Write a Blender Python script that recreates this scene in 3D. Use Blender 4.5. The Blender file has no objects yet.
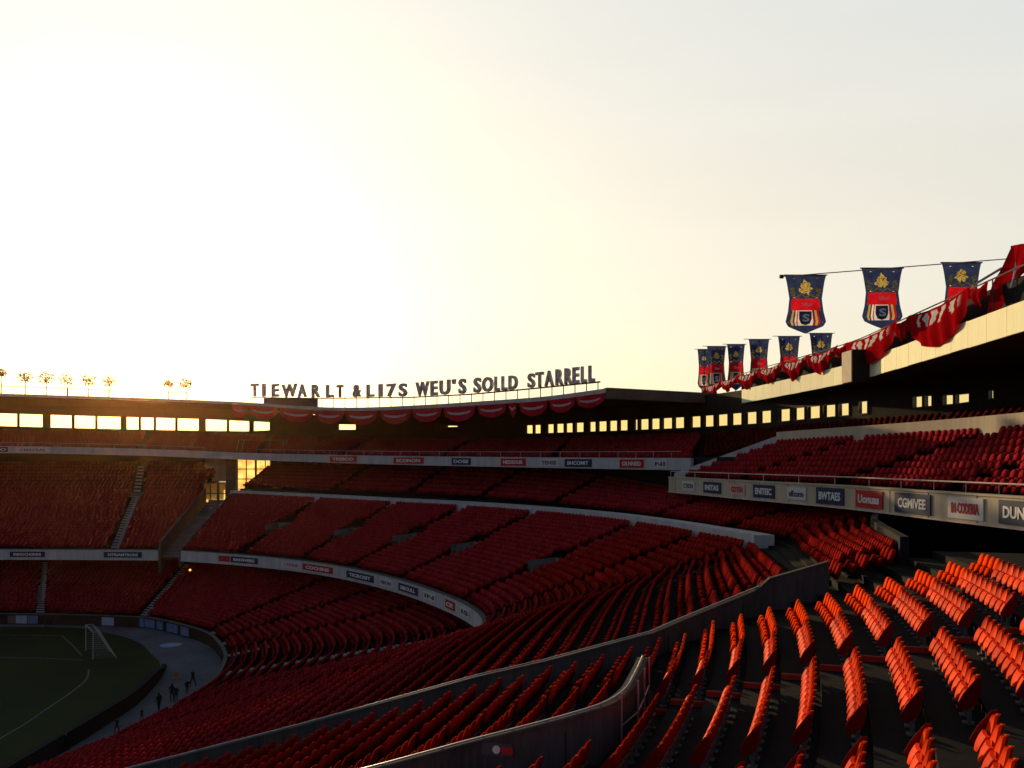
import bpy, bmesh, math, random
import numpy as np
from mathutils import Vector, Matrix
random.seed(7); rng = np.random.default_rng(7)
scene = bpy.context.scene
COL = scene.collection
PI = math.pi
# ------------------------------------------------------------------ camera frame
EYE = 16.0          # metres above the pitch
FOC = 900.0         # focal length in picture widths of 1024
HOR = 460.0
def at_z(x, y, z):
    d = (EYE - z) * FOC / (y - HOR); return Vector(((x - 512) / FOC * d, d, z))
def at_d(x, y, d):
    return Vector(((x - 512) / FOC * d, d, EYE - (y - HOR) * d / FOC))
# ------------------------------------------------------------------ materials
def new_mat(name):
    m = bpy.data.materials.new(name); m.use_nodes = True
    nt = m.node_tree; b = nt.nodes['Principled BSDF']
    return m, nt, b
def N(nt, t, **kw):
    n = nt.nodes.new(t)
    for k, v in kw.items(): setattr(n, k, v)
    return n
def surf(name, c, rough=0.8, var=0.25, scale=0.6, detail=6, metal=0.0, streak=False, bump=0.0, spec=0.05, grime=0.0, coord='Object'):
    """stained, uneven surface: two noise scales over a base colour"""
    m, nt, b = new_mat(name)
    tc = N(nt, 'ShaderNodeTexCoord')
    geo = N(nt, 'ShaderNodeNewGeometry')
    n1 = N(nt, 'ShaderNodeTexNoise'); n1.inputs['Scale'].default_value = scale; n1.inputs['Detail'].default_value = detail
    n2 = N(nt, 'ShaderNodeTexNoise'); n2.inputs['Scale'].default_value = scale * 9; n2.inputs['Detail'].default_value = 3
    mp = N(nt, 'ShaderNodeMapping')
    if streak: mp.inputs['Scale'].default_value = (3.0, 3.0, 0.35)
    nt.links.new(geo.outputs['Position'], mp.inputs['Vector'])
    nt.links.new(mp.outputs[0], n1.inputs['Vector']); nt.links.new(mp.outputs[0], n2.inputs['Vector'])
    mx = N(nt, 'ShaderNodeMath', operation='MULTIPLY_ADD'); mx.inputs[1].default_value = 0.4
    nt.links.new(n2.outputs[0], mx.inputs[0]); 
    s = N(nt, 'ShaderNodeMath', operation='MULTIPLY'); s.inputs[1].default_value = 0.6
    nt.links.new(n1.outputs[0], s.inputs[0]); nt.links.new(s.outputs[0], mx.inputs[2])
    r = N(nt, 'ShaderNodeValToRGB')
    r.color_ramp.elements[0].position = 0.32; r.color_ramp.elements[1].position = 0.68
    lo = [v * (1 - var) for v in c]; hi = [min(1, v * (1 + var)) for v in c]
    r.color_ramp.elements[0].color = (*lo, 1); r.color_ramp.elements[1].color = (*hi, 1)
    nt.links.new(mx.outputs[0], r.inputs[0]); nt.links.new(r.outputs[0], b.inputs['Base Color'])
    b.inputs['Roughness'].default_value = rough; b.inputs['Metallic'].default_value = metal
    b.inputs['Specular IOR Level'].default_value = spec
    if bump:
        bp = N(nt, 'ShaderNodeBump'); bp.inputs['Strength'].default_value = bump; bp.inputs['Distance'].default_value = 0.02
        nt.links.new(n2.outputs[0], bp.inputs['Height']); nt.links.new(bp.outputs[0], b.inputs['Normal'])
    return m
def plastic(name, c, rough, use_attr, lo=.16):
    m, nt, b = new_mat(name)
    if use_attr:
        a = N(nt, 'ShaderNodeAttribute'); a.attribute_name = 'shade'; f = a.outputs['Fac']
    else:
        a = N(nt, 'ShaderNodeObjectInfo'); f = a.outputs['Random']
    geo = N(nt, 'ShaderNodeNewGeometry')
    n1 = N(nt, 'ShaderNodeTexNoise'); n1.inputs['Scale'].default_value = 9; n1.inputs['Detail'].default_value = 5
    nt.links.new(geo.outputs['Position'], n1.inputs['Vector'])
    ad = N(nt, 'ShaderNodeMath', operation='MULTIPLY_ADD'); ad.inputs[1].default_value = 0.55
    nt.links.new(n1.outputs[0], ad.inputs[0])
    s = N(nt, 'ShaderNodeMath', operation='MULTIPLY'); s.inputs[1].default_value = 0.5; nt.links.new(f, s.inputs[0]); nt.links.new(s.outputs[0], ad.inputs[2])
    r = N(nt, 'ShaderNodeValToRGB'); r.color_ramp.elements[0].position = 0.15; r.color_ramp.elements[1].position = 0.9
    lo_ = lo if use_attr else .62   # rows: shade between them painted in, dark low, lighter at the tops
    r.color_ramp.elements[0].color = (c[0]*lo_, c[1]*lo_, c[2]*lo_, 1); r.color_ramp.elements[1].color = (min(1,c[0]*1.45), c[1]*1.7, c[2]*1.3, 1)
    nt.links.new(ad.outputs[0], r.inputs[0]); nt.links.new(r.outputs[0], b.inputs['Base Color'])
    n2 = N(nt, 'ShaderNodeTexNoise'); n2.inputs['Scale'].default_value = 26; n2.inputs['Detail'].default_value = 4
    nt.links.new(geo.outputs['Position'], n2.inputs['Vector'])
    rr = N(nt, 'ShaderNodeMapRange'); rr.inputs[3].default_value = rough - 0.1; rr.inputs[4].default_value = rough + 0.18
    nt.links.new(n2.outputs[0], rr.inputs[0]); nt.links.new(rr.outputs[0], b.inputs['Roughness'])
    b.inputs['Specular IOR Level'].default_value = 0.0 if use_attr else 0.008
    return m
M = {}
SEAT = (0.74, 0.044, 0.007)
M['seat'] = plastic('red_plastic', SEAT, 0.45, False)
M['seat_far'] = plastic('red_plastic_rows', (0.25, 0.013, 0.022), 0.65, True)  # same plastic, base darkened for the shade of the farther stands
M['seat_near'] = plastic('red_plastic_blocks', (0.24, 0.010, 0.009), 0.62, True)  # shaded tone of the same plastic, for bend and walled block
M['seat_dark'] = plastic('shaded_rear_plastic_rows', (0.06, 0.006, 0.006), 0.6, True)  # shade of the rear upper rows painted into the base colour
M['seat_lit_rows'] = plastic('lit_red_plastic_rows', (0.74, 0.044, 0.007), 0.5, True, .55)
M['seat_back'] = plastic('shaded_red_plastic', (0.13, 0.004, 0.005), 0.6, False)  # same plastic; shade of rears and end panels put into the colour
M['seat_back_rows'] = plastic('shaded_red_plastic_rows', (0.12, 0.004, 0.005), 0.6, True)  # painted shade on the rears of the mass rows
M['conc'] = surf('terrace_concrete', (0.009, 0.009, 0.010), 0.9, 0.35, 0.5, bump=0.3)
M['conc_mid'] = surf('grey_concrete', (0.11, 0.108, 0.105), 0.9, 0.3, 0.5, streak=True, bump=0.2)
M['conc_light'] = surf('pale_concrete', (0.44, 0.435, 0.45), 0.85, 0.22, 0.4, streak=True, bump=0.15)
M['tan'] = surf('tan_concrete', (0.46, 0.39, 0.30), 0.85, 0.2, 0.4, streak=True, bump=0.15)
M['step'] = surf('aisle_concrete', (0.13, 0.13, 0.14), 0.9, 0.3, 0.8)
M['step_light'] = surf('worn_step_concrete', (0.24, 0.24, 0.25), 0.9, 0.3, 0.8)
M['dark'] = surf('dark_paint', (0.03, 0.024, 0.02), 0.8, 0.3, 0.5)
M['roofdark'] = surf('roof_soffit', (0.05, 0.038, 0.03), 0.8, 0.35, 0.3, streak=False)
M['roofedge'] = surf('roof_edge_metal', (0.50, 0.46, 0.43), 0.6, 0.25, 0.5, streak=True)
M['beam'] = surf('brown_beam', (0.11, 0.085, 0.07), 0.7, 0.3, 0.5)
M['wall'] = surf('vomitory_wall', (0.062, 0.061, 0.063), 0.9, 0.35, 0.5, streak=True, bump=0.2)
M['steel'] = surf('galvanised_steel', (0.32, 0.33, 0.35), 0.4, 0.2, 2, metal=0.7)
M['bracket'] = surf('seat_bracket', (0.10, 0.10, 0.10), 0.6, 0.3, 3)
M['rail_warm'] = surf('painted_rail', (0.55, 0.42, 0.38), 0.5, 0.2, 2)
M['track'] = surf('track_surface', (0.10, 0.11, 0.13), 0.95, 0.3, 0.25, bump=0.2)
M['line'] = surf('line_paint', (0.10, 0.13, 0.12), 0.9, 0.3, 1.5)
M['ground'] = surf('ground_soil', (0.08, 0.07, 0.055), 0.95, 0.3, 0.02)
M['letter'] = surf('sign_metal', (0.62, 0.54, 0.52), 0.5, 0.6, 2.5, metal=0.0)
M['navy'] = surf('navy_board', (0.025, 0.04, 0.085), 0.6, 0.15, 1)
M['redboard'] = surf('red_board', (0.42, 0.03, 0.03), 0.6, 0.15, 1)
M['whiteboard'] = surf('white_board', (0.55, 0.53, 0.53), 0.6, 0.1, 1)
M['pinkboard'] = surf('pink_board', (0.55, 0.34, 0.32), 0.6, 0.1, 1)
M['white_ink'] = surf('white_ink', (0.68, 0.68, 0.68), 0.7, 0.1, 2)
M['red_ink'] = surf('red_ink', (0.42, 0.03, 0.03), 0.7, 0.1, 2)
M['dark_ink'] = surf('dark_ink', (0.08, 0.08, 0.09), 0.7, 0.1, 2)
M['gold'] = surf('gold_cloth', (0.50, 0.32, 0.05), 0.7, 0.5, 12)
M['navy_cloth'] = surf('navy_cloth', (0.055, 0.085, 0.20), 0.85, 0.25, 1.5)
M['red_cloth'] = surf('red_cloth', (0.42, 0.018, 0.02), 0.85, 0.25, 1.5)
M['trunk'] = surf('bark', (0.09, 0.06, 0.04), 0.9, 0.3, 4)
M['black'] = surf('black_cloth', (0.018, 0.018, 0.022), 0.9, 0.3, 4)
M['skin'] = surf('skin', (0.35, 0.2, 0.14), 0.7, 0.1, 4)
M['blueboard'] = surf('blue_board', (0.09, 0.15, 0.30), 0.6, 0.3, 3)
M['mat_pale'] = surf('pale_mat', (0.24, 0.30, 0.42), 0.8, 0.15, 2)
M['orange'] = surf('orange_plastic', (0.4, 0.12, 0.04), 0.7, 0.2, 3)
M['speaker_face'] = surf('speaker_grille', (0.62, 0.52, 0.38), 0.8, 0.12, 2)
M['net'] = surf('net_cord', (0.32, 0.34, 0.34), 0.9, 0.1, 2)
M['goal'] = surf('goal_paint', (0.26, 0.29, 0.28), 0.5, 0.1, 2)
# fascia cladding: cream panels with seams (built as geometry), weathered
M['cream'] = surf('cream_cladding', (0.97, 0.94, 0.62), 0.7, 0.1, 0.5, streak=True)
M['redkerb'] = surf('red_kerb_paint', (0.30, 0.03, 0.02), 0.8, 0.3, 3)
def pitch_mat():
    m, nt, b = new_mat('grass_pitch')
    geo = N(nt, 'ShaderNodeNewGeometry')
    n1 = N(nt, 'ShaderNodeTexNoise'); n1.inputs['Scale'].default_value = 0.25; n1.inputs['Detail'].default_value = 9
    n2 = N(nt, 'ShaderNodeTexNoise'); n2.inputs['Scale'].default_value = 7; n2.inputs['Detail'].default_value = 4
    nt.links.new(geo.outputs['Position'], n1.inputs['Vector']); nt.links.new(geo.outputs['Position'], n2.inputs['Vector'])
    ad = N(nt, 'ShaderNodeMath', operation='MULTIPLY_ADD'); ad.inputs[1].default_value = 0.5
    nt.links.new(n2.outputs[0], ad.inputs[0]); 
    h = N(nt, 'ShaderNodeMath', operation='MULTIPLY'); h.inputs[1].default_value = 0.5
    nt.links.new(n1.outputs[0], h.inputs[0]); nt.links.new(h.outputs[0], ad.inputs[2])
    wv = N(nt, 'ShaderNodeTexWave'); wv.inputs['Scale'].default_value = .028; wv.bands_direction = 'X'; wv.wave_profile = 'SIN'; nt.links.new(geo.outputs['Position'], wv.inputs['Vector'])
    a2 = N(nt, 'ShaderNodeMath', operation='MULTIPLY_ADD'); a2.inputs[1].default_value = .16; nt.links.new(wv.outputs[1], a2.inputs[0]); nt.links.new(ad.outputs[0], a2.inputs[2]); ad = a2
    r = N(nt, 'ShaderNodeValToRGB'); r.color_ramp.elements[0].position = .35; r.color_ramp.elements[1].position = .8
    r.color_ramp.elements[0].color = (.008, .019, .006, 1); r.color_ramp.elements[1].color = (.016, .034, .009, 1)
    nt.links.new(ad.outputs[0], r.inputs[0]); nt.links.new(r.outputs[0], b.inputs['Base Color'])
    b.inputs['Roughness'].default_value = 0.95; b.inputs['Specular IOR Level'].default_value = 0.1
    return m
M['pitch'] = pitch_mat()
def foliage_mat():
    m, nt, b = new_mat('leaf')
    out = nt.nodes['Material Output']
    tr = N(nt, 'ShaderNodeBsdfTranslucent'); tr.inputs[0].default_value = (.20, .12, .02, 1)
    mx = N(nt, 'ShaderNodeMixShader'); mx.inputs[0].default_value = .5
    b.inputs['Base Color'].default_value = (.09, .07, .03, 1); b.inputs['Roughness'].default_value = .7
    nt.links.new(b.outputs[0], mx.inputs[1]); nt.links.new(tr.outputs[0], mx.inputs[2]); nt.links.new(mx.outputs[0], out.inputs[0])
    return m
M['leaf'] = foliage_mat()
def tinted(name, c):
    m, nt, b = new_mat(name); out = nt.nodes['Material Output']
    tp = N(nt, 'ShaderNodeBsdfTransparent'); tp.inputs[0].default_value = (*c, 1)
    gl = N(nt, 'ShaderNodeBsdfGlossy'); gl.inputs['Roughness'].default_value = .05
    mx = N(nt, 'ShaderNodeMixShader'); mx.inputs[0].default_value = .04
    nt.links.new(tp.outputs[0], mx.inputs[1]); nt.links.new(gl.outputs[0], mx.inputs[2]); nt.links.new(mx.outputs[0], out.inputs[0]); return m
M['amber'] = tinted('amber_glass', (1, .86, .48)); M['glass'] = tinted('dusty_glass', (1, .92, .72))
def cloth_mat(name, c, k=.5):
    m, nt, b = new_mat(name); out = nt.nodes['Material Output']
    geo = N(nt, 'ShaderNodeNewGeometry'); nz = N(nt, 'ShaderNodeTexNoise'); nz.inputs['Scale'].default_value = 2.5; nz.inputs['Detail'].default_value = 5
    nt.links.new(geo.outputs['Position'], nz.inputs['Vector'])
    r = N(nt, 'ShaderNodeValToRGB'); r.color_ramp.elements[0].position = .3; r.color_ramp.elements[1].position = .7
    r.color_ramp.elements[0].color = (*[v*.7 for v in c], 1); r.color_ramp.elements[1].color = (*[min(1, v*1.25) for v in c], 1)
    nt.links.new(nz.outputs[0], r.inputs[0]); nt.links.new(r.outputs[0], b.inputs['Base Color']); b.inputs['Roughness'].default_value = 1; b.inputs['Specular IOR Level'].default_value = 0
    tr = N(nt, 'ShaderNodeBsdfTranslucent'); nt.links.new(r.outputs[0], tr.inputs[0])
    mx = N(nt, 'ShaderNodeMixShader'); mx.inputs[0].default_value = k
    nt.links.new(b.outputs[0], mx.inputs[1]); nt.links.new(tr.outputs[0], mx.inputs[2]); nt.links.new(mx.outputs[0], out.inputs[0]); return m
M['navy_cloth'] = cloth_mat('navy_cloth_thin', (.022,.036,.11)); M['red_cloth'] = cloth_mat('red_cloth_thin', (.40,.005,.010), .35)
M['banner_red'] = cloth_mat('banner_red_cloth', (.50,.008,.018)); M['gold'] = cloth_mat('gold_thread', (.95,.62,.16), .25); M['white_cloth'] = cloth_mat('white_cloth', (.85,.82,.82), .4)
def frosted(name, c):
    m, nt, b = new_mat(name)
    out = nt.nodes['Material Output']
    tr = N(nt, 'ShaderNodeBsdfTranslucent')
    geo = N(nt, 'ShaderNodeNewGeometry')
    n1 = N(nt, 'ShaderNodeTexNoise'); n1.inputs['Scale'].default_value = .9; n1.inputs['Detail'].default_value = 4
    nt.links.new(geo.outputs['Position'], n1.inputs['Vector'])
    r = N(nt, 'ShaderNodeValToRGB'); r.color_ramp.elements[0].position = .35; r.color_ramp.elements[1].position = .65
    r.color_ramp.elements[0].color = (c[0]*.7, c[1]*.5, c[2]*.4, 1); r.color_ramp.elements[1].color = (*c, 1)
    nt.links.new(n1.outputs[0], r.inputs[0]); nt.links.new(r.outputs[0], tr.inputs[0])
    nt.links.new(tr.outputs[0], out.inputs[0])
    return m
M['frosted'] = frosted('frosted_pane', (1, .80, .32))
def bunting_mat(name, lettered, c0, c1, k):
    """red cloth with a pale crescent; pattern follows the cloth's own UV"""
    m, nt, b = new_mat(name)
    out = nt.nodes['Material Output']
    uv = N(nt, 'ShaderNodeUVMap'); sep = N(nt, 'ShaderNodeSeparateXYZ'); nt.links.new(uv.outputs[0], sep.inputs[0])
    def ss(sock, a, c):
        r = N(nt, 'ShaderNodeMapRange'); r.interpolation_type = 'SMOOTHSTEP'; r.inputs[1].default_value = a; r.inputs[2].default_value = c
        nt.links.new(sock, r.inputs[0]); return r.outputs[0]
    def mul(a, c):
        k = N(nt, 'ShaderNodeMath', operation='MULTIPLY'); nt.links.new(a, k.inputs[0]); nt.links.new(c, k.inputs[1]); return k.outputs[0]
    u, v = sep.outputs[0], sep.outputs[1]
    if lettered: band = mul(ss(v, .05, .09), ss(v, .46, .41))
    else: band = mul(ss(v, .36, .42), ss(v, .58, .52))
    ends = mul(ss(u, .10, .18), ss(u, .90, .82))
    fac = mul(band, ends)
    if lettered:
        wv = N(nt, 'ShaderNodeTexWave'); wv.wave_type = 'BANDS'; wv.bands_direction = 'X'
        wv.inputs['Scale'].default_value = 2.3; wv.inputs['Distortion'].default_value = 5.0; wv.inputs['Detail'].default_value = 2.5; wv.inputs['Detail Scale'].default_value = 1.6
        nt.links.new(uv.outputs[0], wv.inputs['Vector'])
        fac = mul(fac, ss(wv.outputs[1], .44, .52))
    nz = N(nt, 'ShaderNodeTexNoise'); nz.inputs['Scale'].default_value = 3
    geo = N(nt, 'ShaderNodeNewGeometry'); nt.links.new(geo.outputs['Position'], nz.inputs['Vector'])
    rr = N(nt, 'ShaderNodeValToRGB'); rr.color_ramp.elements[0].color = (*c0, 1); rr.color_ramp.elements[1].color = (*c1, 1)
    nt.links.new(nz.outputs[0], rr.inputs[0])
    mix = N(nt, 'ShaderNodeMix', data_type='RGBA'); nt.links.new(fac, mix.inputs['Factor'])
    nt.links.new(rr.outputs[0], mix.inputs['A']); mix.inputs['B'].default_value = (.72, .68, .66, 1) if lettered else (.85, .62, .70, 1)
    nt.links.new(mix.outputs['Result'], b.inputs['Base Color']); b.inputs['Roughness'].default_value = 1; b.inputs['Specular IOR Level'].default_value = 0
    tr = N(nt, 'ShaderNodeBsdfTranslucent'); nt.links.new(mix.outputs['Result'], tr.inputs[0])
    ms = N(nt, 'ShaderNodeMixShader'); ms.inputs[0].default_value = k
    nt.links.new(b.outputs[0], ms.inputs[1]); nt.links.new(tr.outputs[0], ms.inputs[2]); nt.links.new(ms.outputs[0], out.inputs[0])
    return m
M['bunting'] = bunting_mat('bunting_cloth', True, (.30,.003,.006), (.50,.006,.012), .35)
M['swag'] = bunting_mat('swag_cloth', False, (.62,.012,.03), (.85,.03,.07), .5)
def lamp_mat():
    m, nt, b = new_mat('lamp_glow')
    b.inputs['Emission Color'].default_value = (1, .36, .06, 1); b.inputs['Emission Strength'].default_value = 2.2
    return m
M['glow'] = lamp_mat()
# ------------------------------------------------------------------ object helpers
def tag(o, label=None, cat=None, group=None, kind=None):
    if label: o['label'] = label
    if cat: o['category'] = cat
    if group: o['group'] = group
    if kind: o['kind'] = kind
    return o
def thing(name, label, cat, loc=(0, 0, 0), group=None):
    o = bpy.data.objects.new(name, None); COL.objects.link(o); o.location = loc; o.empty_display_size = .2
    return tag(o, label, cat, group)
def link_mesh(name, me, parent=None, local=False):
    o = bpy.data.objects.new(name, me); COL.objects.link(o)
    if parent:
        o.parent = parent
        if not local:
            p, l = parent, Vector((0, 0, 0))
            while p is not None:
                if p.type == 'EMPTY': l += Vector(p.location)
                p = p.parent
            if parent.type == 'EMPTY': o.matrix_parent_inverse = Matrix.Translation(-l)
            # mesh parents sit at the world origin of their thing, so nothing more to undo
    return o
class MB:
    def __init__(s): s.v = []; s.f = []; s.uv = None; s.mi = []
    def add(s, vs, fs, mi=0):
        o = len(s.v); s.v += [tuple(p) for p in vs]
        for f in fs: s.f.append(tuple(i + o for i in f)); s.mi.append(mi)
        return s
    def hexa(s, b, t, mi=0):        # four bottom + four top corners, same order
        return s.add(list(b) + list(t), [(3,2,1,0),(4,5,6,7),(0,1,5,4),(1,2,6,5),(2,3,7,6),(3,0,4,7)], mi)
    def box(s, c, d, rot=0, mi=0):
        cx, cy, cz = c; x, y, z = d[0]/2, d[1]/2, d[2]/2; cs, sn = math.cos(rot), math.sin(rot)
        q = [(-x,-y),(x,-y),(x,y),(-x,y)]; w = [(cx + a*cs - b*sn, cy + a*sn + b*cs) for a, b in q]
        return s.hexa([(a, b, cz - z) for a, b in w], [(a, b, cz + z) for a, b in w], mi)
    def wallseg(s, p0, p1, za0, za1, zb0, zb1, t, mi=0):   # wall from p0 to p1 (plan), bottoms za, tops zb, thickness t to the right of travel
        d = Vector((p1[0]-p0[0], p1[1]-p0[1])); 
        if d.length < 1e-6: return s
        n = Vector((d.y, -d.x)).normalized() * t
        return s.hexa([(p0[0],p0[1],za0),(p1[0],p1[1],za1),(p1[0]+n.x,p1[1]+n.y,za1),(p0[0]+n.x,p0[1]+n.y,za0)],
                      [(p0[0],p0[1],zb0),(p1[0],p1[1],zb1),(p1[0]+n.x,p1[1]+n.y,zb1),(p0[0]+n.x,p0[1]+n.y,zb0)], mi)
    def bar(s, a, b, r, mi=0, n=6, r2=None):
        a, b = Vector(a), Vector(b); d = (b - a)
        if d.length < 1e-6: return s
        q = d.to_track_quat('Z', 'Y'); r2 = r if r2 is None else r2
        ra = [a + q @ Vector((math.cos(2*PI*i/n)*r, math.sin(2*PI*i/n)*r, 0)) for i in range(n)]
        rb = [b + q @ Vector((math.cos(2*PI*i/n)*r2, math.sin(2*PI*i/n)*r2, 0)) for i in range(n)]
        return s.add(ra + rb, [(i, (i+1) % n, n + (i+1) % n, n + i) for i in range(n)] + [tuple(range(n-1,-1,-1)), tuple(range(n, 2*n))], mi)
    def tube(s, pts, r, mi=0, n=6):
        for a, b in zip(pts[:-1], pts[1:]): s.bar(a, b, r, mi, n)
        return s
    def strip(s, A, B, mi=0):
        n = len(A); return s.add(list(A) + list(B), [(i, i+1, n+i+1, n+i) for i in range(n-1)], mi)
    def loft(s, secs, mi=0, closed=True, caps=True):
        k = len(secs[0]); vs = [p for q in secs for p in q]; fs = []
        for i in range(len(secs)-1):
            for j in range(k if closed else k-1):
                j2 = (j+1) % k; fs.append((i*k+j, i*k+j2, (i+1)*k+j2, (i+1)*k+j))
        if caps and closed: fs += [tuple(range(k-1,-1,-1)), tuple((len(secs)-1)*k+j for j in range(k))]
        return s.add(vs, fs, mi)
    def build(s, name, mats, parent=None, smooth=False, local=False):
        me = bpy.data.meshes.new(name); me.from_pydata(s.v, [], s.f)
        for m in (mats if isinstance(mats, (list, tuple)) else [mats]): me.materials.append(m)
        me.polygons.foreach_set('material_index', s.mi)
        if smooth: me.polygons.foreach_set('use_smooth', [True]*len(s.f))
        bm = bmesh.new(); bm.from_mesh(me); bmesh.ops.recalc_face_normals(bm, faces=bm.faces); bm.to_mesh(me); bm.free()
        me.update()
        return link_mesh(name, me, parent, local)
# ------------------------------------------------------------------ curves
def crom(P, t):
    P = np.asarray(P, float); n = len(P); t = np.clip(np.asarray(t, float), 0, n-1)
    i = np.clip(np.floor(t).astype(int), 0, n-2); u = (t - i)[:, None]
    p1, p2 = P[i], P[i+1]
    p0 = np.where((i > 0)[:, None], P[np.maximum(i-1, 0)], 2*p1 - p2); p3 = np.where((i < n-2)[:, None], P[np.minimum(i+2, n-1)], 2*p2 - p1)
    return .5*((2*p1) + (-p0+p2)*u + (2*p0-5*p1+4*p2-p3)*u*u + (-p0+3*p1-3*p2+p3)*u**3)
def dense(P, k=10): return crom(P, np.linspace(0, len(P)-1, (len(P)-1)*k+1))
def at_view_x(C, x):                  # point of a dense curve whose bearing from the eye is the given one (curves run right->left or left->right)
    b = 512 + FOC*C[:, 0]/C[:, 1]; o = np.argsort(b)
    return np.array([np.interp(x, b[o], C[o, k]) for k in range(C.shape[1])])
def inward(C):                        # unit plan normals to the left of travel
    g = np.gradient(C[:, :2], axis=0); g /= np.linalg.norm(g, axis=1)[:, None]; return np.stack([-g[:, 1], g[:, 0]], 1)
# near side stand: a = metres along, D = metres up the rake
UX, UY = .292, .956
ROW = .70; RAKE = .31
def NP(a, D):
    D = D - ((a-18)**2/140.0 if a <= 25 else .35 + .1*(a-25) + (a-25)**2/800.0); return (UX*a + UY*D, UY*a - UX*D)
def NPz(a, D, z): x, y = NP(a, D); return (x, y, z)
def floor_z(D): return 11.75 + RAKE*D
def row_dir(a):                       # unit tangent of a row at a
    e = 1e-2; p, q = NP(a-e, 0), NP(a+e, 0); v = Vector((q[0]-p[0], q[1]-p[1])); return v.normalized()

# bowl guide curves, stations run from the near side round the bend to the far end
SW = [NPz(28.6,-30.91,2.1), NPz(37,-31.2,1.5), (-20.6,53,.9), (-20.2,57.5,.9), (-20.3,61.9,.9), (-20.9,65.6,.9), (-22,69.6,.9), (-23.9,74,.9), (-26.3,78.2,.9), (-29.6,81.8,.9), (-33.4,85,.9), (-36,86.2,.9), (-46,87.7,.9), (-64,88.2,.9), (-84,88.2,.9)]
SF = [NPz(28.6,-14.11,7.48), NPz(37,-13.9,7.25), (-2.2,45,7), (-1.6,49,7), (-2.3,53.5,7), (-4.5,59.3,7), (-8.3,66.6,7), (-13.3,73.8,7), (-18.7,79.5,7), (-25.5,84.4,7), (-32.4,88,7), (-34.8,88.6,7), (-45,89.2,7), (-64,89.6,7), (-84,89.6,7)]
SK = [NPz(28.6,1.29,12.26), NPz(37,1.4,12.0), (11.8,43,11.75), (10.6,48.5,11.75), (9.3,53.5,11.75), (6.5,61.5,11.75), (2,69.5,11.75), (-4,77.8,11.75), (-11,84.8,11.75), (-20.2,94.4,11.75), (-33.4,107,11.75), (-36.9,108,11.75), (-54,108.4,11.75), (-76,108.4,11.75), (-98,108.4,11.75)]
SU = [NPz(28.6,3.9,12.9), NPz(37,4.8,12.9), NPz(45,6.6,12.9), (16.4,49.4,12.9), (14.6,55.6,13.0), (11.9,65.2,13.4), (7.3,74.5,14.2), (1,83,14.9), (-6.3,90.5,15.3), (-15.5,100.5,15.3), (-30.8,114.6,15.3), (-38,116.5,15.4), (-58,117,15.4), (-80,117,15.4), (-103,117,15.4)]
SL = []
offs = [0,0,0,1.2,2.6,4,4,4,4.2,4.6,5,5,5,5,5]; lz = [7,7,7,6.1,5.5,5.2,5.1,5.1,5.2,5.3,5.4,5.4,5.4,5.4,5.4]
fin = inward(np.array(SF))
for i, p in enumerate(SF): SL.append((p[0]-fin[i,0]*offs[i], p[1]-fin[i,1]*offs[i], lz[i]))
SL[11] = (-34.2, 93, 5.3); SL[12] = (-49, 94.2, 5.4); SL[13] = (-69, 94.6, 5.4); SL[14] = (-90, 94.6, 5.4)
NS = len(SW)
S_OFF = 2            # station index of s=0
# ------------------------------------------------------------------ seats: every seat is collected first
chairs = []          # x, y, z, heading, (block, row, seat) or None
def terrace(mb, inner, outer, nrow, s0, s1, aisles, gap_rows=(), seats=True, pitch=.47, aw=.55, k=10, skip0=0, seat_shift=.45, steps=None):
    """stepped terrace between two guide curves; seats go along every tread"""
    ts = np.linspace(s0, s1, int((s1-s0)*k)+1)
    A, B = crom(inner, ts), crom(outer, ts)
    for r in range(nrow):
        f0, f1 = r/nrow, (r+1)/nrow
        P0 = A*(1-f0) + B*f0; P1 = A*(1-f1) + B*f1
        t0 = P0.copy(); t1 = P1.copy(); t1[:, 2] = P0[:, 2]
        mb.strip(t0, t1); mb.strip(t1, P1)
        if not seats or r in gap_rows or r < skip0: continue
        C = P0*(1-seat_shift) + P1*seat_shift; C[:, 2] = P0[:, 2]
        L = np.concatenate([[0], np.cumsum(np.linalg.norm(np.diff(C[:, :2], axis=0), axis=1))])
        al = [np.interp(q, ts, L) for q in aisles if s0 <= q <= s1]
        nin = inward(C)
        pos = np.arange(.3 + rng.random()*.45, L[-1]-.3, pitch)
        for q in pos:
            if any(abs(q-x) < aw for x in al): continue
            x, y, z = (np.interp(q, L, C[:, j]) for j in range(3)); nx, ny = np.interp(q, L, nin[:, 0]), np.interp(q, L, nin[:, 1])
            chairs.append((x, y, z, math.atan2(ny, nx) - PI/2, ('t', pitch)))
    if steps is not None:
        for q in aisles:
            if not (s0 < q < s1): continue
            pa, pb = crom(inner, [q])[0], crom(outer, [q])[0]
            e = crom(inner, [q+.02])[0] - crom(inner, [q-.02])[0]; tx = Vector((e[0], e[1])).normalized()*.42
            stp = MB(); steps.append(stp)
            for r in range(nrow):
                for h in (0, .5):
                    f0, f1 = (r+h)/nrow, (r+h+.5)/nrow
                    c0, c1 = pa*(1-f0)+pb*f0, pa*(1-f1)+pb*f1
                    zz = pa[2]*(1-(r/nrow)) + pb[2]*(r/nrow) + (pb[2]-pa[2])/nrow*h + .006
                    stp.hexa([(c0[0]-tx.x,c0[1]-tx.y,zz-.3),(c0[0]+tx.x,c0[1]+tx.y,zz-.3),(c1[0]+tx.x,c1[1]+tx.y,zz-.3),(c1[0]-tx.x,c1[1]-tx.y,zz-.3)],
                               [(c0[0]-tx.x,c0[1]-tx.y,zz),(c0[0]+tx.x,c0[1]+tx.y,zz),(c1[0]+tx.x,c1[1]+tx.y,zz),(c1[0]-tx.x,c1[1]-tx.y,zz)])
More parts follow.
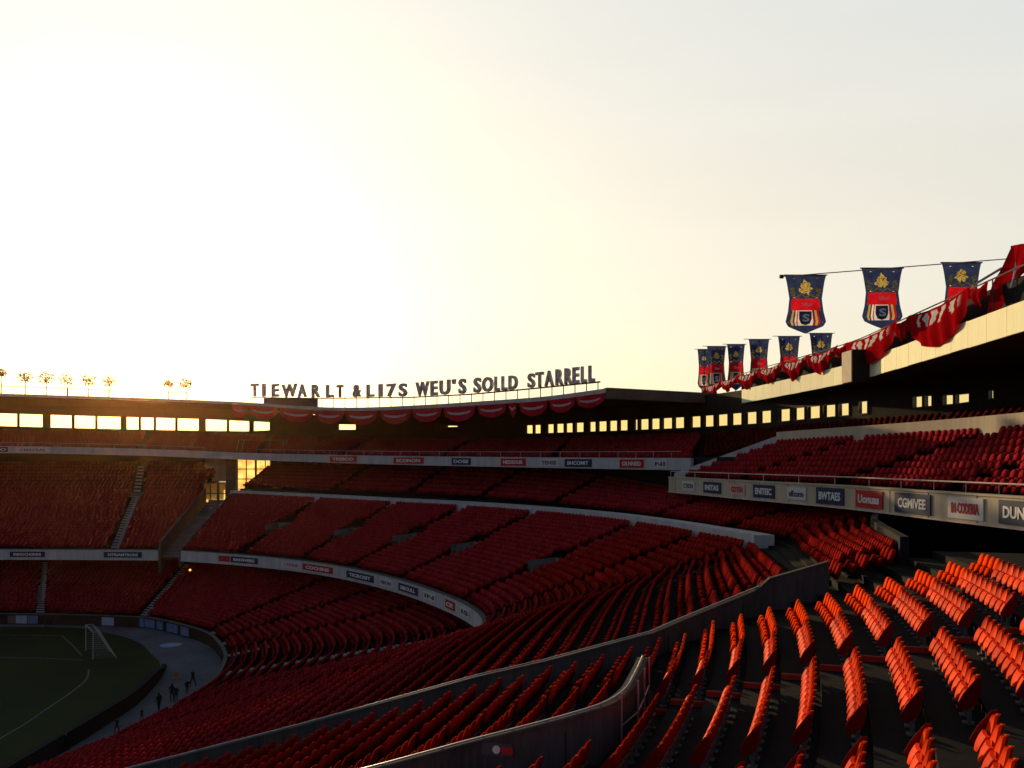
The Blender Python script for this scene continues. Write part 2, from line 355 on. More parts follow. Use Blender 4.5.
# ---- lower tier
AIS = [2, 3.1, 4.5, 6, 7, 8, 9]                     # aisles in station numbers
lower = thing('lower_grandstand', 'lowest curved terrace of red seats ringing the pitch behind a low wall', 'grandstand', (-20, 70, 0))
mb = MB(); st = []
terrace(mb, SW, SL, 24, 0, NS-1, [1.0]+AIS[:-1]+[10.9, 12.0], steps=st, pitch=.48)
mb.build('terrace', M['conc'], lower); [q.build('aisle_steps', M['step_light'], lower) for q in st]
# ---- middle tier
mid = thing('middle_grandstand', 'broad middle terrace of dark red seats sweeping round the far bend', 'grandstand', (0, 70, 0))
mb = MB(); st = []
terrace(mb, SF, SK, 22, 0, 10, AIS, gap_rows=(21,), seat_shift=.5, steps=None)
MA = [11.55, 13]
terrace(mb, SF, SK, 22, 11, NS-1, MA, aw=.75, steps=st)
terrace(mb, SK, SU, 9, 0, 10, AIS, skip0=2)
terrace(mb, SK, SU, 9, 11, NS-1, MA, aw=.75, steps=st)
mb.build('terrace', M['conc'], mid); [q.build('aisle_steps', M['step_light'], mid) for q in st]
# pale cross walk, kerbed
ts = np.linspace(2.05, 10, 90); Kc = crom(SK, ts); nk = inward(Kc); secs = []
for p, n in zip(Kc, nk):
    a = p[:2] + n*.15; c = p[:2] - n*.85
    secs.append([(a[0],a[1],p[2]-.6),(a[0],a[1],p[2]+.64),(c[0],c[1],p[2]+.64),(c[0],c[1],p[2]-.3)])
MB().loft(secs).build('cross_walk', M['conc_light'], mid)
ts = np.linspace(11, NS-1, 40); Kc = crom(SK, ts); nk = inward(Kc)
MB().loft([[(p[0]+n[0]*.1,p[1]+n[1]*.1,p[2]-.5),(p[0]+n[0]*.1,p[1]+n[1]*.1,p[2]+.35),(p[0]-n[0]*.1,p[1]-n[1]*.1,p[2]+.35),(p[0]-n[0]*.1,p[1]-n[1]*.1,p[2]-.5)] for p, n in zip(Kc, nk)]).build('kerb', M['conc_mid'], mid)
# fascia of the middle tier
def fascia(name, C, zt, zb, t, mat, parent, trim=None, trimmat=None):
    n = inward(C); secs = []; tr = []
    for i, p in enumerate(C):
        T = zt[i] if hasattr(zt, '__len__') else zt; B = zb[i] if hasattr(zb, '__len__') else zb
        a = p[:2]; c = p[:2] - n[i]*t
        secs.append([(a[0],a[1],B),(a[0],a[1],T),(c[0],c[1],T),(c[0],c[1],B)])
        if trim:
            e = p[:2] + n[i]*.04; g = p[:2] - n[i]*(t+.03)
            tr.append([(e[0],e[1],T+.002),(e[0],e[1],T+trim),(g[0],g[1],T+trim),(g[0],g[1],T+.002)])
    o = MB().loft(secs).build(name, mat, parent)
    if trim: MB().loft(tr).build('coping', trimmat, o)
    return o
ts = np.linspace(2.15, NS-1, 140); MF = crom(SF, ts)
rise = np.clip((ts-2.15)/.6, 0, 1)
keep = (ts <= 10) | (ts >= 11)
for sel in (ts <= 10.0, ts >= 11.0):
    C = MF[sel]; r = rise[sel]
    fascia('fascia', C, 7.12 + 0*r, 7.0 - .85*r - .05, .3, M['conc_light'], mid, .06, M['conc_mid'])
# underside slab of the middle tier
secs = []
for i, q in enumerate(np.linspace(3, NS-1, 100)):
    f, k, u = crom(SF, [q])[0], crom(SK, [q])[0], crom(SU, [q])[0]; l = crom(SL, [q])[0]
    secs.append([(f[0]+(l[0]-f[0])*.1, f[1]+(l[1]-f[1])*.1, 6.2),(l[0],l[1],6.4),(l[0],l[1],4.2)])
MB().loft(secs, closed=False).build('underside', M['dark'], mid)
# ramp in the corner gap and its side walls
R = MB(); W_ = MB()
for q in range(18):
    f0, f1 = q/18, (q+1)/18
    a0 = crom(SF,[10.05])[0]*(1-f0)+crom(SK,[10.05])[0]*f0; a1 = crom(SF,[10.05])[0]*(1-f1)+crom(SK,[10.05])[0]*f1
    b0 = crom(SF,[10.95])[0]*(1-f0)+crom(SK,[10.95])[0]*f0; b1 = crom(SF,[10.95])[0]*(1-f1)+crom(SK,[10.95])[0]*f1
    dz = Vector((0,0,-.5))
    R.add([Vector(a0)+dz, Vector(b0)+dz, Vector((b1[0],b1[1],b0[2]))+dz, Vector((a1[0],a1[1],a0[2]))+dz, Vector(b1)+dz, Vector(a1)+dz], [(0,1,2,3),(3,2,4,5)])
R.build('stair_ramp', M['step'], mid)
a, b = crom(SF,[11])[0], crom(SK,[11])[0]; u = crom(SU,[11])[0]
W_.wallseg(a, b, a[2]-2, b[2]-1, a[2]+.9, b[2]+.9, .2)
W_.build('stair_wall', M['beam'], mid)
a, b = crom(SF,[10])[0], crom(SK,[10])[0]
MB().wallseg(a, b, a[2]-1.5, b[2]-1.2, a[2]+.25, b[2]+.25, -.15).build('stair_kerb', M['conc_mid'], mid)
# vomitory hatches half way up the middle tier
for vx, vy, s_, n in ((275,534,9,0),(347,538,8,1),(408,542,7,2),(467,549,6,3),(533,556,4.5,4)):
    pa, pb = crom(SF, [s_])[0], crom(SK, [s_])[0]
    f = .38; p = pa*(1-f)+pb*f; dirv = Vector((pb[0]-pa[0], pb[1]-pa[1])).normalized(); tv = Vector((-dirv.y, dirv.x))
    mbv = MB(); L = 1.9; w = .95
    for sg in (-1, 1):
        c = Vector(p[:2]) + tv*w*sg; e = c + dirv*L
        mbv.wallseg(c, e, p[2]-.4, p[2]-.2, p[2]+.75, p[2]+.95, .14*sg)
    c0, c1 = Vector(p[:2]) - tv*w + dirv*L, Vector(p[:2]) + tv*w + dirv*L
    mbv.wallseg(c0, c1, p[2]-.4, p[2]-.4, p[2]+.95, p[2]+.95, -.14)
    nm = ('gap end', 'second', 'middle', 'fourth', 'nearest')[n]
    hatch = thing('vomitory', ('grey walled stair hatch in the middle terrace, closest to the corner gap', 'grey walled stair hatch in the middle terrace, second from the corner gap', 'grey walled stair hatch in the middle terrace, third of five', 'grey walled stair hatch in the middle terrace, above the fascia bend on its left', 'grey walled stair hatch in the middle terrace, rightmost and nearest of five')[n], 'stair hatch', tuple(p), 'stair hatches along the middle terrace')
    mbv.build('parapet', M['conc_mid'], hatch)
    MB().hexa([(c.x,c.y,p[2]-.3) for c in (Vector(p[:2])-tv*.8, Vector(p[:2])+tv*.8, Vector(p[:2])+tv*.8+dirv*1.8, Vector(p[:2])-tv*.8+dirv*1.8)],
              [(c.x,c.y,p[2]+.3) for c in (Vector(p[:2])-tv*.8, Vector(p[:2])+tv*.8, Vector(p[:2])+tv*.8+dirv*1.8, Vector(p[:2])-tv*.8+dirv*1.8)]).build('opening', M['dark'], hatch)
    chairs[:] = [c for c in chairs if not (abs((c[0]-p[0])*dirv.x+(c[1]-p[1])*dirv.y-1) < 1.3 and abs((c[0]-p[0])*tv.x+(c[1]-p[1])*tv.y) < 1.2 and c[2] > 6.5)]
# ------------------------------------------------------------------ near side stand
def wall1_a(D): return float(np.interp(D, [-34,-13,-8,-6,-3.2,-2.5,-.3,1.6], [22.6,22.8,23.5,23.2,23.4,24.2,26.2,26.5]))
def wall2_a(D): return float(np.interp(D, [-34,-7,-5.4,-3.5,-2.9], [14.2,14.6,15.0,15.3,16.4]))
side = thing('side_grandstand', 'near side terrace of sunlit red seats on dark stepped concrete', 'grandstand', (5, 15, 0))
rows = [-.46 + ROW*i for i in range(-43, 8)]
mb = MB(); aa = np.linspace(-8, 28.7, 75)
for D in rows:
    z = floor_z(D); d0, d1 = D - ROW/2, D + ROW/2
    A = [NPz(a, d0, z) for a in aa]; B = [NPz(a, d1, z) for a in aa]; C = [NPz(a, d1, z + RAKE*ROW) for a in aa]
    mb.strip(A, B); mb.strip(B, C)
z = floor_z(rows[-1]+ROW); d0 = rows[-1]+ROW/2
mb.strip([NPz(a, d0, z) for a in aa], [NPz(a, d0+4.5, z) for a in aa])
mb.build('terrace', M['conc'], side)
ORD = ['first','second','third','fourth','fifth','sixth','seventh','eighth','ninth','tenth','eleventh','twelfth','thirteenth','fourteenth','fifteenth','sixteenth','seventeenth','eighteenth','nineteenth','twentieth','twenty-first','twenty-second','twenty-third','twenty-fourth','twenty-fifth','twenty-sixth']
def put_row(D, a0, a1, blk, ri, pitch=.405, rev=False):
    n = int((a1-a0)/pitch)
    if n < 1: return
    t0 = a1 if rev else a0
    for i in range(n):
        a = t0 - (i+.5)*pitch if rev else t0 + (i+.5)*pitch
        x, y = NP(a, D+.04); t = row_dir(a)
        chairs.append((x, y, floor_z(D), math.atan2(t.x, -t.y) - PI/2, (blk, ri, i)))
for i, D in enumerate(rows):
    ri = len(rows)-1-i                      # counted from the top row down
    if D > -2.7:
        put_row(D, 2.5, 11.5, 'front', ri, rev=True)
        put_row(D, 13.1, 17.5, 'middle', ri)
        put_row(D, 18.3, min(24.1, wall1_a(D)-.6), 'back', ri)
    elif D > -9:
        put_row(D, 5, 11.5, 'front', ri, rev=True)
        put_row(D, 13.1, min(17.5, wall2_a(D)-.75), 'middle', ri)
    if D < -3.1: put_row(D, wall2_a(D)+.45, wall1_a(D)-.6, 'walled', ri)
    if D < 3.4:
        for a_ in np.arange(wall1_a(min(D, 1.6))+.75, 28.4, .47):
            x, y = NP(a_, D+.04); t = row_dir(a_); chairs.append((x, y, floor_z(D), math.atan2(t.x, -t.y) - PI/2, ('t', .45)))
# aisle kerbs, red painted, crossing the rows
mb = MB()
for D in rows:
    if D < -3.2: continue
    z = floor_z(D)
    c = NP(17.95, D); t = row_dir(17.95)
    mb.box((c[0], c[1], z+.05), (.10, ROW-.02, .10), math.atan2(t.y, t.x))
mb.build('aisle_edge', M['redkerb'], side)
# vomitory walls with rails
def slope_wall(name, label, cat, path, h, th, rail, steps_at=None):
    h0 = h
    t = thing(name, label, cat, NPz(path[0][0], path[0][1], floor_z(path[0][1])))
    pts = [Vector((*NP(a, D), floor_z(D))) for a, D in path]; g = inward(np.array([p[:] for p in pts]))
    secs = []; cp = []
    for p, n in zip(pts, g):
        n = Vector((n[0], n[1], 0)); o = p - n*th*.5; i = p + n*th*.5; up = Vector((0,0,1))
        h = h0 + (.2 if steps_at and p.x > steps_at else 0); secs.append([o-up*.6, o+up*h, i+up*h, i-up*.6]); o2 = o-n*.03; i2 = i+n*.03
        cp.append([o2+up*(h+.002), o2+up*(h+.05), i2+up*(h+.05), i2+up*(h+.002)])
    wpn = MB().loft(secs).build('wall_panel', M['wall'], t); MB().loft(cp).build('coping', M['wall'], t)
    acc = 0; h = h0
    for k in range(1, len(pts)-1):
        acc += (pts[k]-pts[k-1]).length
        if acc > 2.2:
            acc = 0; n = Vector((g[k][0], g[k][1], 0)); tv = (pts[k+1]-pts[k-1]).normalized(); c = pts[k]
            for sg in (-1, 1):
                q = c + n*sg*(th*.5+.004); MB().box((q.x, q.y, q.z+h/2-.1), (.025, .016, h-.2), math.atan2(tv.y, tv.x)).build('joint', M['dark'], wpn)
    rp_ = [p + Vector((0,0,h+rail)) for p in pts]; m = MB().tube(rp_, .02)
    for k in range(0, len(pts), 5): m.bar(pts[k]+Vector((0,0,h+.05)), rp_[k], .016)
    m.build('handrail', M['steel'], t)
    return t
Q1 = [(wall1_a(D), D) for D in np.arange(1.6, -33.5, -.4)]
Q2 = [tuple(q[:2]) for q in dense([(19.3,-2.95,0),(17.5,-2.85,0),(16.2,-2.8,0),(15.45,-3.0,0),(15.15,-3.6,0),(15.0,-4.5,0),(14.9,-5.4,0),(14.6,-7,0),(14.5,-9,0),(14.35,-14,0),(14.2,-22,0)], 8)]
slope_wall('vomitory_wall', 'long dark grey sloping wall with rail crossing the stand behind the lit seats', 'wall', Q1, .70, .16, .09, 6.9)
w2 = slope_wall('vomitory_wall', 'nearer dark grey curved wall with handrail between the lit seats and the walled block', 'wall', Q2, .88, .16, .08)
m = MB(); P_ = [(18.6,-2.72),(17.5,-2.65),(16.4,-2.58),(15.6,-2.72)]
for a_, D in P_: m.bar(NPz(a_, D, floor_z(D)), NPz(a_, D, floor_z(D)+1.02), .016)
m.tube([Vector(NPz(a_, D, floor_z(D)+.45)) for a_, D in P_], .014)
m.build('rail_post', M['steel'], w2)
# small plaque with round badge on the nearer wall
D = -4.75; x, y = NP(14.87, D); ang = math.atan2(UY, UX)
pl = thing('wall_plaque', 'small dark plaque with white and red badge on nearer grey wall', 'plaque', (x, y, floor_z(D)+.6))
MB().box((x, y, floor_z(D)+.70), (.02, .55, .22), ang).build('panel', M['dark_ink'], pl)
MB().bar((x-.03*UX, y-.03*UY, floor_z(D)+.70), (x-.01*UX, y-.01*UY, floor_z(D)+.70), .07, n=14).build('badge', M['white_ink'], pl)
MB().box((x-.025*UX+.2*UY, y-.025*UY-.2*UX, floor_z(D)+.70), (.02, .2, .12), ang).build('badge_patch', M['redboard'], pl)
# ------------------------------------------------------------------ right deck
RF = dense([(9.6,66.5,0),(10.8,62,0),(13.2,50,0),(15.1,41,0),(15.65,33.7,0),(16.1,28.3,0),(16.6,20,0),(16.6,10,0),(16.2,-2,0)], 8)
RF = RF[8:]                                          # starts at the free end
right = thing('right_upper_deck', 'near right balcony of red seats above the tan advertising fascia', 'grandstand', (16, 35, 0))
rin = -inward(RF)   # travel comes toward the eye, so the pitch lies to the right
fz_t, fz_b = 14.78, 13.84
secs = []; tr = []; lip = []
for i, p in enumerate(RF):
    a = p[:2]; c = a - rin[i]*.35
    secs.append([(a[0],a[1],fz_b),(a[0],a[1],fz_t),(c[0],c[1],fz_t),(c[0],c[1],fz_b)])
    e = a + rin[i]*.05; g = a - rin[i]*.4
    tr.append([(e[0],e[1],fz_t+.003),(e[0],e[1],fz_t+.07),(g[0],g[1],fz_t+.07),(g[0],g[1],fz_t+.003)])
    lip.append([(e[0],e[1],fz_b-.06),(e[0],e[1],fz_b-.003),(g[0],g[1],fz_b-.003),(g[0],g[1],fz_b-.06)])
MB().loft(secs).build('fascia', M['tan'], right); MB().loft(tr).build('coping', M['tan'], right); MB().loft(lip).build('fascia_lip', M['rail_warm'], right)
rfas = [o for o in right.children if o.name.startswith('fascia')][0]
Lr = np.concatenate([[0], np.cumsum(np.linalg.norm(np.diff(RF[:, :2], axis=0), axis=1))])
for q in np.arange(1.2, Lr[-1]-8, 3.05):
    p = [np.interp(q, Lr, RF[:, k]) for k in (0, 1)]; n = [np.interp(q, Lr, rin[:, k]) for k in (0, 1)]
    MB().box((p[0]+n[0]*.004, p[1]+n[1]*.004, (fz_t+fz_b)/2), (.03, .02, fz_t-fz_b-.01), math.atan2(n[1], n[0])+PI/2).build('joint', M['conc_mid'], rfas)
NRD = 8
Lp = np.concatenate([[0], np.cumsum(np.linalg.norm(np.diff(RF[:, :2], axis=0), axis=1))])
PPo = []
for l_ in Lp:
    q = l_ + 6.5*max(0, 1-l_/22); a = np.array([np.interp(q, Lp, RF[:, k]) for k in (0, 1)]); n = np.array([np.interp(q, Lp, rin[:, k]) for k in (0, 1)]); PPo.append(a - n*4.6)
PP = np.array([(a[0], a[1], 16.75 + .006*i) for i, a in enumerate(PPo)])
inn = np.array([(a[0]-n[0]*.6, a[1]-n[1]*.6, 14.55) for a, n in zip(RF, rin)])
mb = MB()
for r in range(NRD):
    f0, f1 = r/NRD, (r+1)/NRD; P0 = inn*(1-f0)+PP*f0; P1 = inn*(1-f1)+PP*f1
    t1 = P1.copy(); t1[:, 2] = P0[:, 2]; mb.strip(P0, t1); mb.strip(t1, P1)
    C = P0*.5+P1*.5; C[:, 2] = P0[:, 2]
    L = np.concatenate([[0], np.cumsum(np.linalg.norm(np.diff(C[:, :2], axis=0), axis=1))])
    for q in np.arange(.7, L[-1], .47):
        if any(abs(q-x) < .5 for x in (9.5, 19.5, 28.5, 37.5)): continue
        x, y, z = (np.interp(q, L, C[:, j]) for j in range(3)); nx, ny = np.interp(q, L, rin[:, 0]), np.interp(q, L, rin[:, 1])
        chairs.append((x, y, z, math.atan2(ny, nx)-PI/2, None))
mb.build('terrace', M['conc'], right)
sl = [[(p[0]-n[0]*.36,p[1]-n[1]*.36,fz_b+.02),(p[0]-n[0]*.36,p[1]-n[1]*.36,fz_b+.4),(p[0]-n[0]*9,p[1]-n[1]*9,fz_b+2.2),(p[0]-n[0]*9,p[1]-n[1]*9,fz_b+1.9)] for p, n in zip(RF[:, :2], rin)]
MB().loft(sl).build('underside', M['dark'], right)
# closing wall beneath the deck
bw = []
for p, n in zip(RF[:, :2], rin):
    c = p - n*6.5; bw.append([(c[0],c[1],4),(c[0],c[1],15.6),(c[0]-n[0]*.3,c[1]-n[1]*.3,15.6),(c[0]-n[0]*.3,c[1]-n[1]*.3,4)])
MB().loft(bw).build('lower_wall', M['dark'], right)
# columns beneath the deck
for q in (26, 34, 42):
    if q < len(RF):
        c = RF[q][:2] - rin[q]*3.6; MB().box((c[0], c[1], 12.2), (.35,.35,3.6), .2).build('column', M['conc_mid'], right)
# parapet behind the red rows, and end wall stepping down to the fascia
fascia_pp = []
for i, (p, n) in enumerate(zip(PP, rin)):
    a = p[:2]; c = a - n*.2; fascia_pp.append([(a[0],a[1],p[2]-.3),(a[0],a[1],p[2]+1.0),(c[0],c[1],p[2]+1.0),(c[0],c[1],p[2]-.3)])
MB().loft(fascia_pp).build('parapet', M['tan'], right)
MB().wallseg(RF[0][:2]-rin[0]*.4, PP[0][:2], fz_b, 16.2, 15.1, 17.5, -.2).build('end_wall', M['conc_light'], right)
# top rail of the fascia
m = MB(); pts = [Vector((p[0]-n[0]*.15, p[1]-n[1]*.15, 15.22)) for p, n in zip(RF, rin)]
m.tube(pts, .03)
for i in range(0, len(RF), 3): m.bar(pts[i], pts[i]-Vector((0,0,.4)), .018)
m.build('handrail', M['rail_warm'], right)
# ------------------------------------------------------------------ far upper deck
UF = [(-86,111.2,17.9),(-63.2,111,17.73),(-46,111,17.4),(-33.2,110,16.9),(-22,99.8,16.62),(-10.9,88,16.39),(-1,78,16.26),(6.7,69,16.18),(12.3,62,16.14)]
BWp = [(-92,125,20.9),(-71,124.5,20.7),(-50,124,20.4),(-35,120,19.9),(-21,112,19.3),(-9,102,18.8),(1.8,92,18.66),(8.7,83,18.68),(15.5,74,18.7),(18.6,63,18.75),(20.6,54,18.8),(22.9,46,18.86),(24.6,40,19.2),(26.6,30,19.6),(27.2,18,19.8),(27,4,19.8),(26.5,-8,19.8)]
BW = dense(BWp, 10)
far = thing('far_upper_deck', 'far upper balcony of dark red seats above the grey advertising fascia', 'grandstand', (-10, 100, 0))
UFd = dense(UF, 10); un = -inward(UFd)      # travel runs left to right, pitch lies to the right
secs = []
for p, n in zip(UFd, un):
    h = .86; a = p[:2]; c = a - n*.3
    secs.append([(a[0],a[1],p[2]-h),(a[0],a[1],p[2]),(c[0],c[1],p[2]),(c[0],c[1],p[2]-h)])
MB().loft(secs).build('fascia', M['conc_light'], far)
OUT = np.array(BWp[:9]); OUT = OUT.copy(); OUT[:, 2] -= 1.0
INN = np.array(UF); INN = INN.copy(); INN[:, 2] -= .45
mb = MB()
# seats expect the pitch on the left of travel: run the curves backwards
terrace(mb, INN[::-1], OUT[::-1], 9, 0, 8, [1.5,2.6,3.7,4.8,6,7.2], pitch=.5)
mb.build('terrace', M['conc'], far)
sl = []
for q in np.linspace(0, 8, 60):
    a, b = crom(UF, [q])[0], crom(OUT, [q])[0]
    sl.append([(a[0]+(b[0]-a[0])*.03, a[1]+(b[1]-a[1])*.03, a[2]-.84),(b[0],b[1],a[2]-.2)])
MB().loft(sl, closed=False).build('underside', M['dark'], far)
# rows behind the right parapet up to the window wall
up = thing('rear_upper_rows', 'dark rows of seats behind the tan parapet under the right roof', 'grandstand', (21, 45, 0))
pidx = np.linspace(0, len(PP)-1, 9).astype(int)
IN2 = np.array([PP[i]+np.array([-rin[i,0]*.3,-rin[i,1]*.3,.0]) for i in pidx])
IN2[0] = (12.7, 62.4, 15.7); IN2[1] = PP[0]-np.array([0,0,.1])
OU2 = []
BWr = dense(BWp[8:], 12); 
for k_ in range(9):
    i = int(round(k_/8*(len(BWr)-1))); OU2.append(BWr[i]-np.array([0,0,1.0]))
mb = MB(); terrace(mb, np.array(IN2)[::-1], np.array(OU2)[::-1], 6, 0, 8, [2,4,5,6,7], pitch=.5, seats=False)
for r in range(6):
    f0 = (r+.5)/6; C = dense(IN2*(1-f0)+np.array(OU2)*f0, 10); C[:, 2] = crom(IN2*(1-r/6)+np.array(OU2)*(r/6), np.linspace(0, 8, 81))[:, 2]
    nn = -inward(C); L = np.concatenate([[0], np.cumsum(np.linalg.norm(np.diff(C[:, :2], axis=0), axis=1))])
    for q in np.arange(.3, L[-1], .5):
        if q % 9 < .8: continue
        x, y, z = (np.interp(q, L, C[:, j]) for j in range(3)); nx, ny = np.interp(q, L, nn[:, 0]), np.interp(q, L, nn[:, 1])
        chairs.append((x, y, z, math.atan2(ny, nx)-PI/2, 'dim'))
mb.build('terrace', M['dark'], up)
# low rails on the far fascia
m = MB()
for lo, hi in ((0, 27), (32, 80)):
    pts = [Vector((p[0], p[1], p[2]+.45)) for p in UFd[lo:hi]]
    m.tube(pts, .025)
    for q in pts[::2]: m.bar(q, q-Vector((0,0,.45)), .02)
m.build('handrail', M['steel'], far)
# pale stair enclosure rails beside the gap
m = MB()
for x in (236, 241, 268, 281, 284):
    c = at_d(x, 447, 111); m.bar(c-Vector((0,0,.6)), c+Vector((.4,0,.9)), .03)
c0, c1 = at_d(241, 440, 111), at_d(284, 440, 111); m.bar(c0, c1, .03)
m.build('stair_rail', M['steel'], far)
# ------------------------------------------------------------------ rear wall with the window openings
wl = [(-40,-8),(-6,17.5),(19,43),(50,72),(74,95.5),(97,121),(126,139),(140.5,154),(155.5,175.5),(177,199),(205,227),(228.5,249.5),(253,270),(338,356),(447,458)]
wr = [(526,533),(534.3,541),(547,554),(556,564),(565.5,573),(575.5,584),(589,596),(598,607),(609,617.5),(619.5,628),(634.5,638),(640,649),(651,660),(662.5,672.5),(674.5,684.5),(691,701),(704,714),(717,728),(731,742),(745.5,757),(760,771.5),(779,790.5),(794,805),(808,820.5),(824,836),(839,849.5),(859,868),(913.5,923),(925,932.5),(943.5,954),(956,970),(989,994.5)]
sill_y = lambda x: np.interp(x, [-40,0,100,200,250,270,300,358,460,530,560,620,680,710,765,845,865,920,960,1000],[425,426.3,429,431,431.5,430.5,430,430,427,434,433,431,428.5,427,423.5,416,414,407.6,404,398])
head_y = lambda x: np.interp(x, [-40,0,100,200,250,270,338,460,530,560,620,680,710,765,845,865,920,960,1000],[411.5,413,416,418.7,421,422,424,425.5,425,423.5,420,417,415,410.5,403,400.6,395.7,394,389])
rear = thing('rear_wall', 'dark rear wall with a band of bright window openings under the roofs', 'wall', (0, 100, 0))
mb = MB()
bx = 512 + FOC*BW[:, 0]/np.maximum(BW[:, 1], 1); 
ok = (BW[:, 1] > 8)
BWv = BW[ok]; bxv = bx[ok]
edges = sorted(set([e for w in wl+wr for e in w] + list(np.arange(-120, 1500, 18))))
allw = wl + wr
def isw(x): return any(a <= x <= b for a, b in allw)
for e0, e1 in zip(edges[:-1], edges[1:]):
    p0, p1 = at_view_x(BWv, e0), at_view_x(BWv, e1); xm = (e0+e1)/2
    zb0, zb1 = p0[2]-2.2, p1[2]-2.2; zt0, zt1 = p0[2]+4, p1[2]+4
    zt0 = zt1 = 21.75 if e0 < 430 else 21.3
    if e0 < 300: zt0 = zt1 = min(24, float(np.interp(e0, [0,190,250,300],[24.0,23.2,22.6,22.0])))
    if isw(xm):
        s0 = EYE + (HOR-sill_y(e0))*p0[1]/FOC; s1 = EYE + (HOR-sill_y(e1))*p1[1]/FOC
        h0 = EYE + (HOR-head_y(e0))*p0[1]/FOC; h1 = EYE + (HOR-head_y(e1))*p1[1]/FOC
        mb.wallseg(p0, p1, zb0, zb1, s0, s1, -.22); mb.wallseg(p0, p1, h0, h1, zt0, zt1, -.22)
    else: mb.wallseg(p0, p1, zb0, zb1, zt0, zt1, -.22)
mb.build('wall_panel', M['dark'], rear)
for e0, e1 in allw:
    p0, p1 = at_view_x(BWv, e0), at_view_x(BWv, e1)
    s0 = EYE + (HOR-sill_y(e0))*p0[1]/FOC; s1 = EYE + (HOR-sill_y(e1))*p1[1]/FOC
    h0 = EYE + (HOR-head_y(e0))*p0[1]/FOC; h1 = EYE + (HOR-head_y(e1))*p1[1]/FOC
    w = MB(); b = .045
    d = Vector((p1[0]-p0[0], p1[1]-p0[1])).normalized()*b
    n = Vector((d.y, -d.x)).normalized()*.08
    q0 = (p0[0]+n.x*.5, p0[1]+n.y*.5); q1 = (p1[0]+n.x*.5, p1[1]+n.y*.5)
    w.wallseg(q0, q1, s0-.02, s1-.02, s0+b, s1+b, -.1); w.wallseg(q0, q1, h0-b, h1-b, h0+.02, h1+.02, -.1)
    w.wallseg(q0, (q0[0]+d.x,q0[1]+d.y), s0+b, s0+b, h0-b, h0-b, -.1); w.wallseg((q1[0]-d.x,q1[1]-d.y), q1, s1+b, s1+b, h1-b, h1-b, -.1)
    wf = w.build('window_frame', M['beam'], rear)
    MB().add([(q0[0]+n.x*.3,q0[1]+n.y*.3,s0+b),(q1[0]+n.x*.3,q1[1]+n.y*.3,s1+b),(q1[0]+n.x*.3,q1[1]+n.y*.3,h1-b),(q0[0]+n.x*.3,q0[1]+n.y*.3,h0-b)],[(0,1,2,3)]).build('pane', M['amber'] if e0 > 500 else M['glass'], wf)
# outer skin below the windows, left open behind the corner gap
mb = MB()
for i in range(len(BW)-1):
    p0, p1 = BW[i], BW[i+1]
    if -52 < p0[0] < -27.5 and p0[1] > 100: continue
    mb.wallseg(p0, p1, 0, 0, p0[2]-2.0, p1[2]-2.0, -.3)
mb.build('outer_wall', M['dark'], rear)
# wall closing the back of the middle tier
for rng_, top in ((np.arange(0, 3.0, .25), 13.75), (np.arange(3.0, 4.1, .25), 14.2), (np.arange(4.25, 9.9, .25), 16.2), (np.arange(11, 13.9, .25), 17.2)):
    secs = []
    for q in list(rng_)+[rng_[-1]+.25]:
        p = crom(SU, [q])[0]; n = inward(crom(SU, [max(q-.1,0), q, q+.1]))[1]
        secs.append([(p[0],p[1],p[2]-3),(p[0],p[1],top),(p[0]-n[0]*.25,p[1]-n[1]*.25,top),(p[0]-n[0]*.25,p[1]-n[1]*.25,p[2]-3)])
    MB().loft(secs).build('closing_wall', M['black'], mid)
# golden lattice screens in the corner gap
def screen(name, label, x0, x1, y0, y1, d, nx, ny):
    p00, p11 = at_d(x0, y1, d), at_d(x1, y0, d)
    t = thing(name, label, 'window', ((p00.x+p11.x)/2, d, p00.z))
    MB().add([(p00.x,d,p00.z),(p11.x,d,p00.z),(p11.x,d,p11.z),(p00.x,d,p11.z)], [(0,1,2,3)]).build('pane', M['frosted'], t)
    m = MB()
    for i in range(nx+1):
        x = p00.x + (p11.x-p00.x)*i/nx; w = .26 if i % 2 == 0 and nx > 2 else .12
        m.box((x, d-.08, (p00.z+p11.z)/2), (w, .12, p11.z-p00.z+.1))
    for j in range(ny+1):
        z = p00.z + (p11.z-p00.z)*j/ny; m.box(((p00.x+p11.x)/2, d-.06, z), (p11.x-p00.x, .09, .13))
    m.build('lattice', M['beam'], t); return t
screen('lattice_window', 'tall glowing golden lattice window at the corner gap', 237, 275, 459, 499, 117.5, 4, 4)
screen('lattice_window', 'small glowing golden opening at the head of the corner stair', 203, 226, 483, 504, 109.5, 3, 2)
pc = at_d(232, 478, 114)
MB().box((pc.x, 114, 14), (1.3, .8, 5.2)).build('column', M['beam'], mid)
MB().box((-37.4, 115.2, 14.95), (3.6, .5, 3.3)).build('landing_wall', M['tan'], mid)
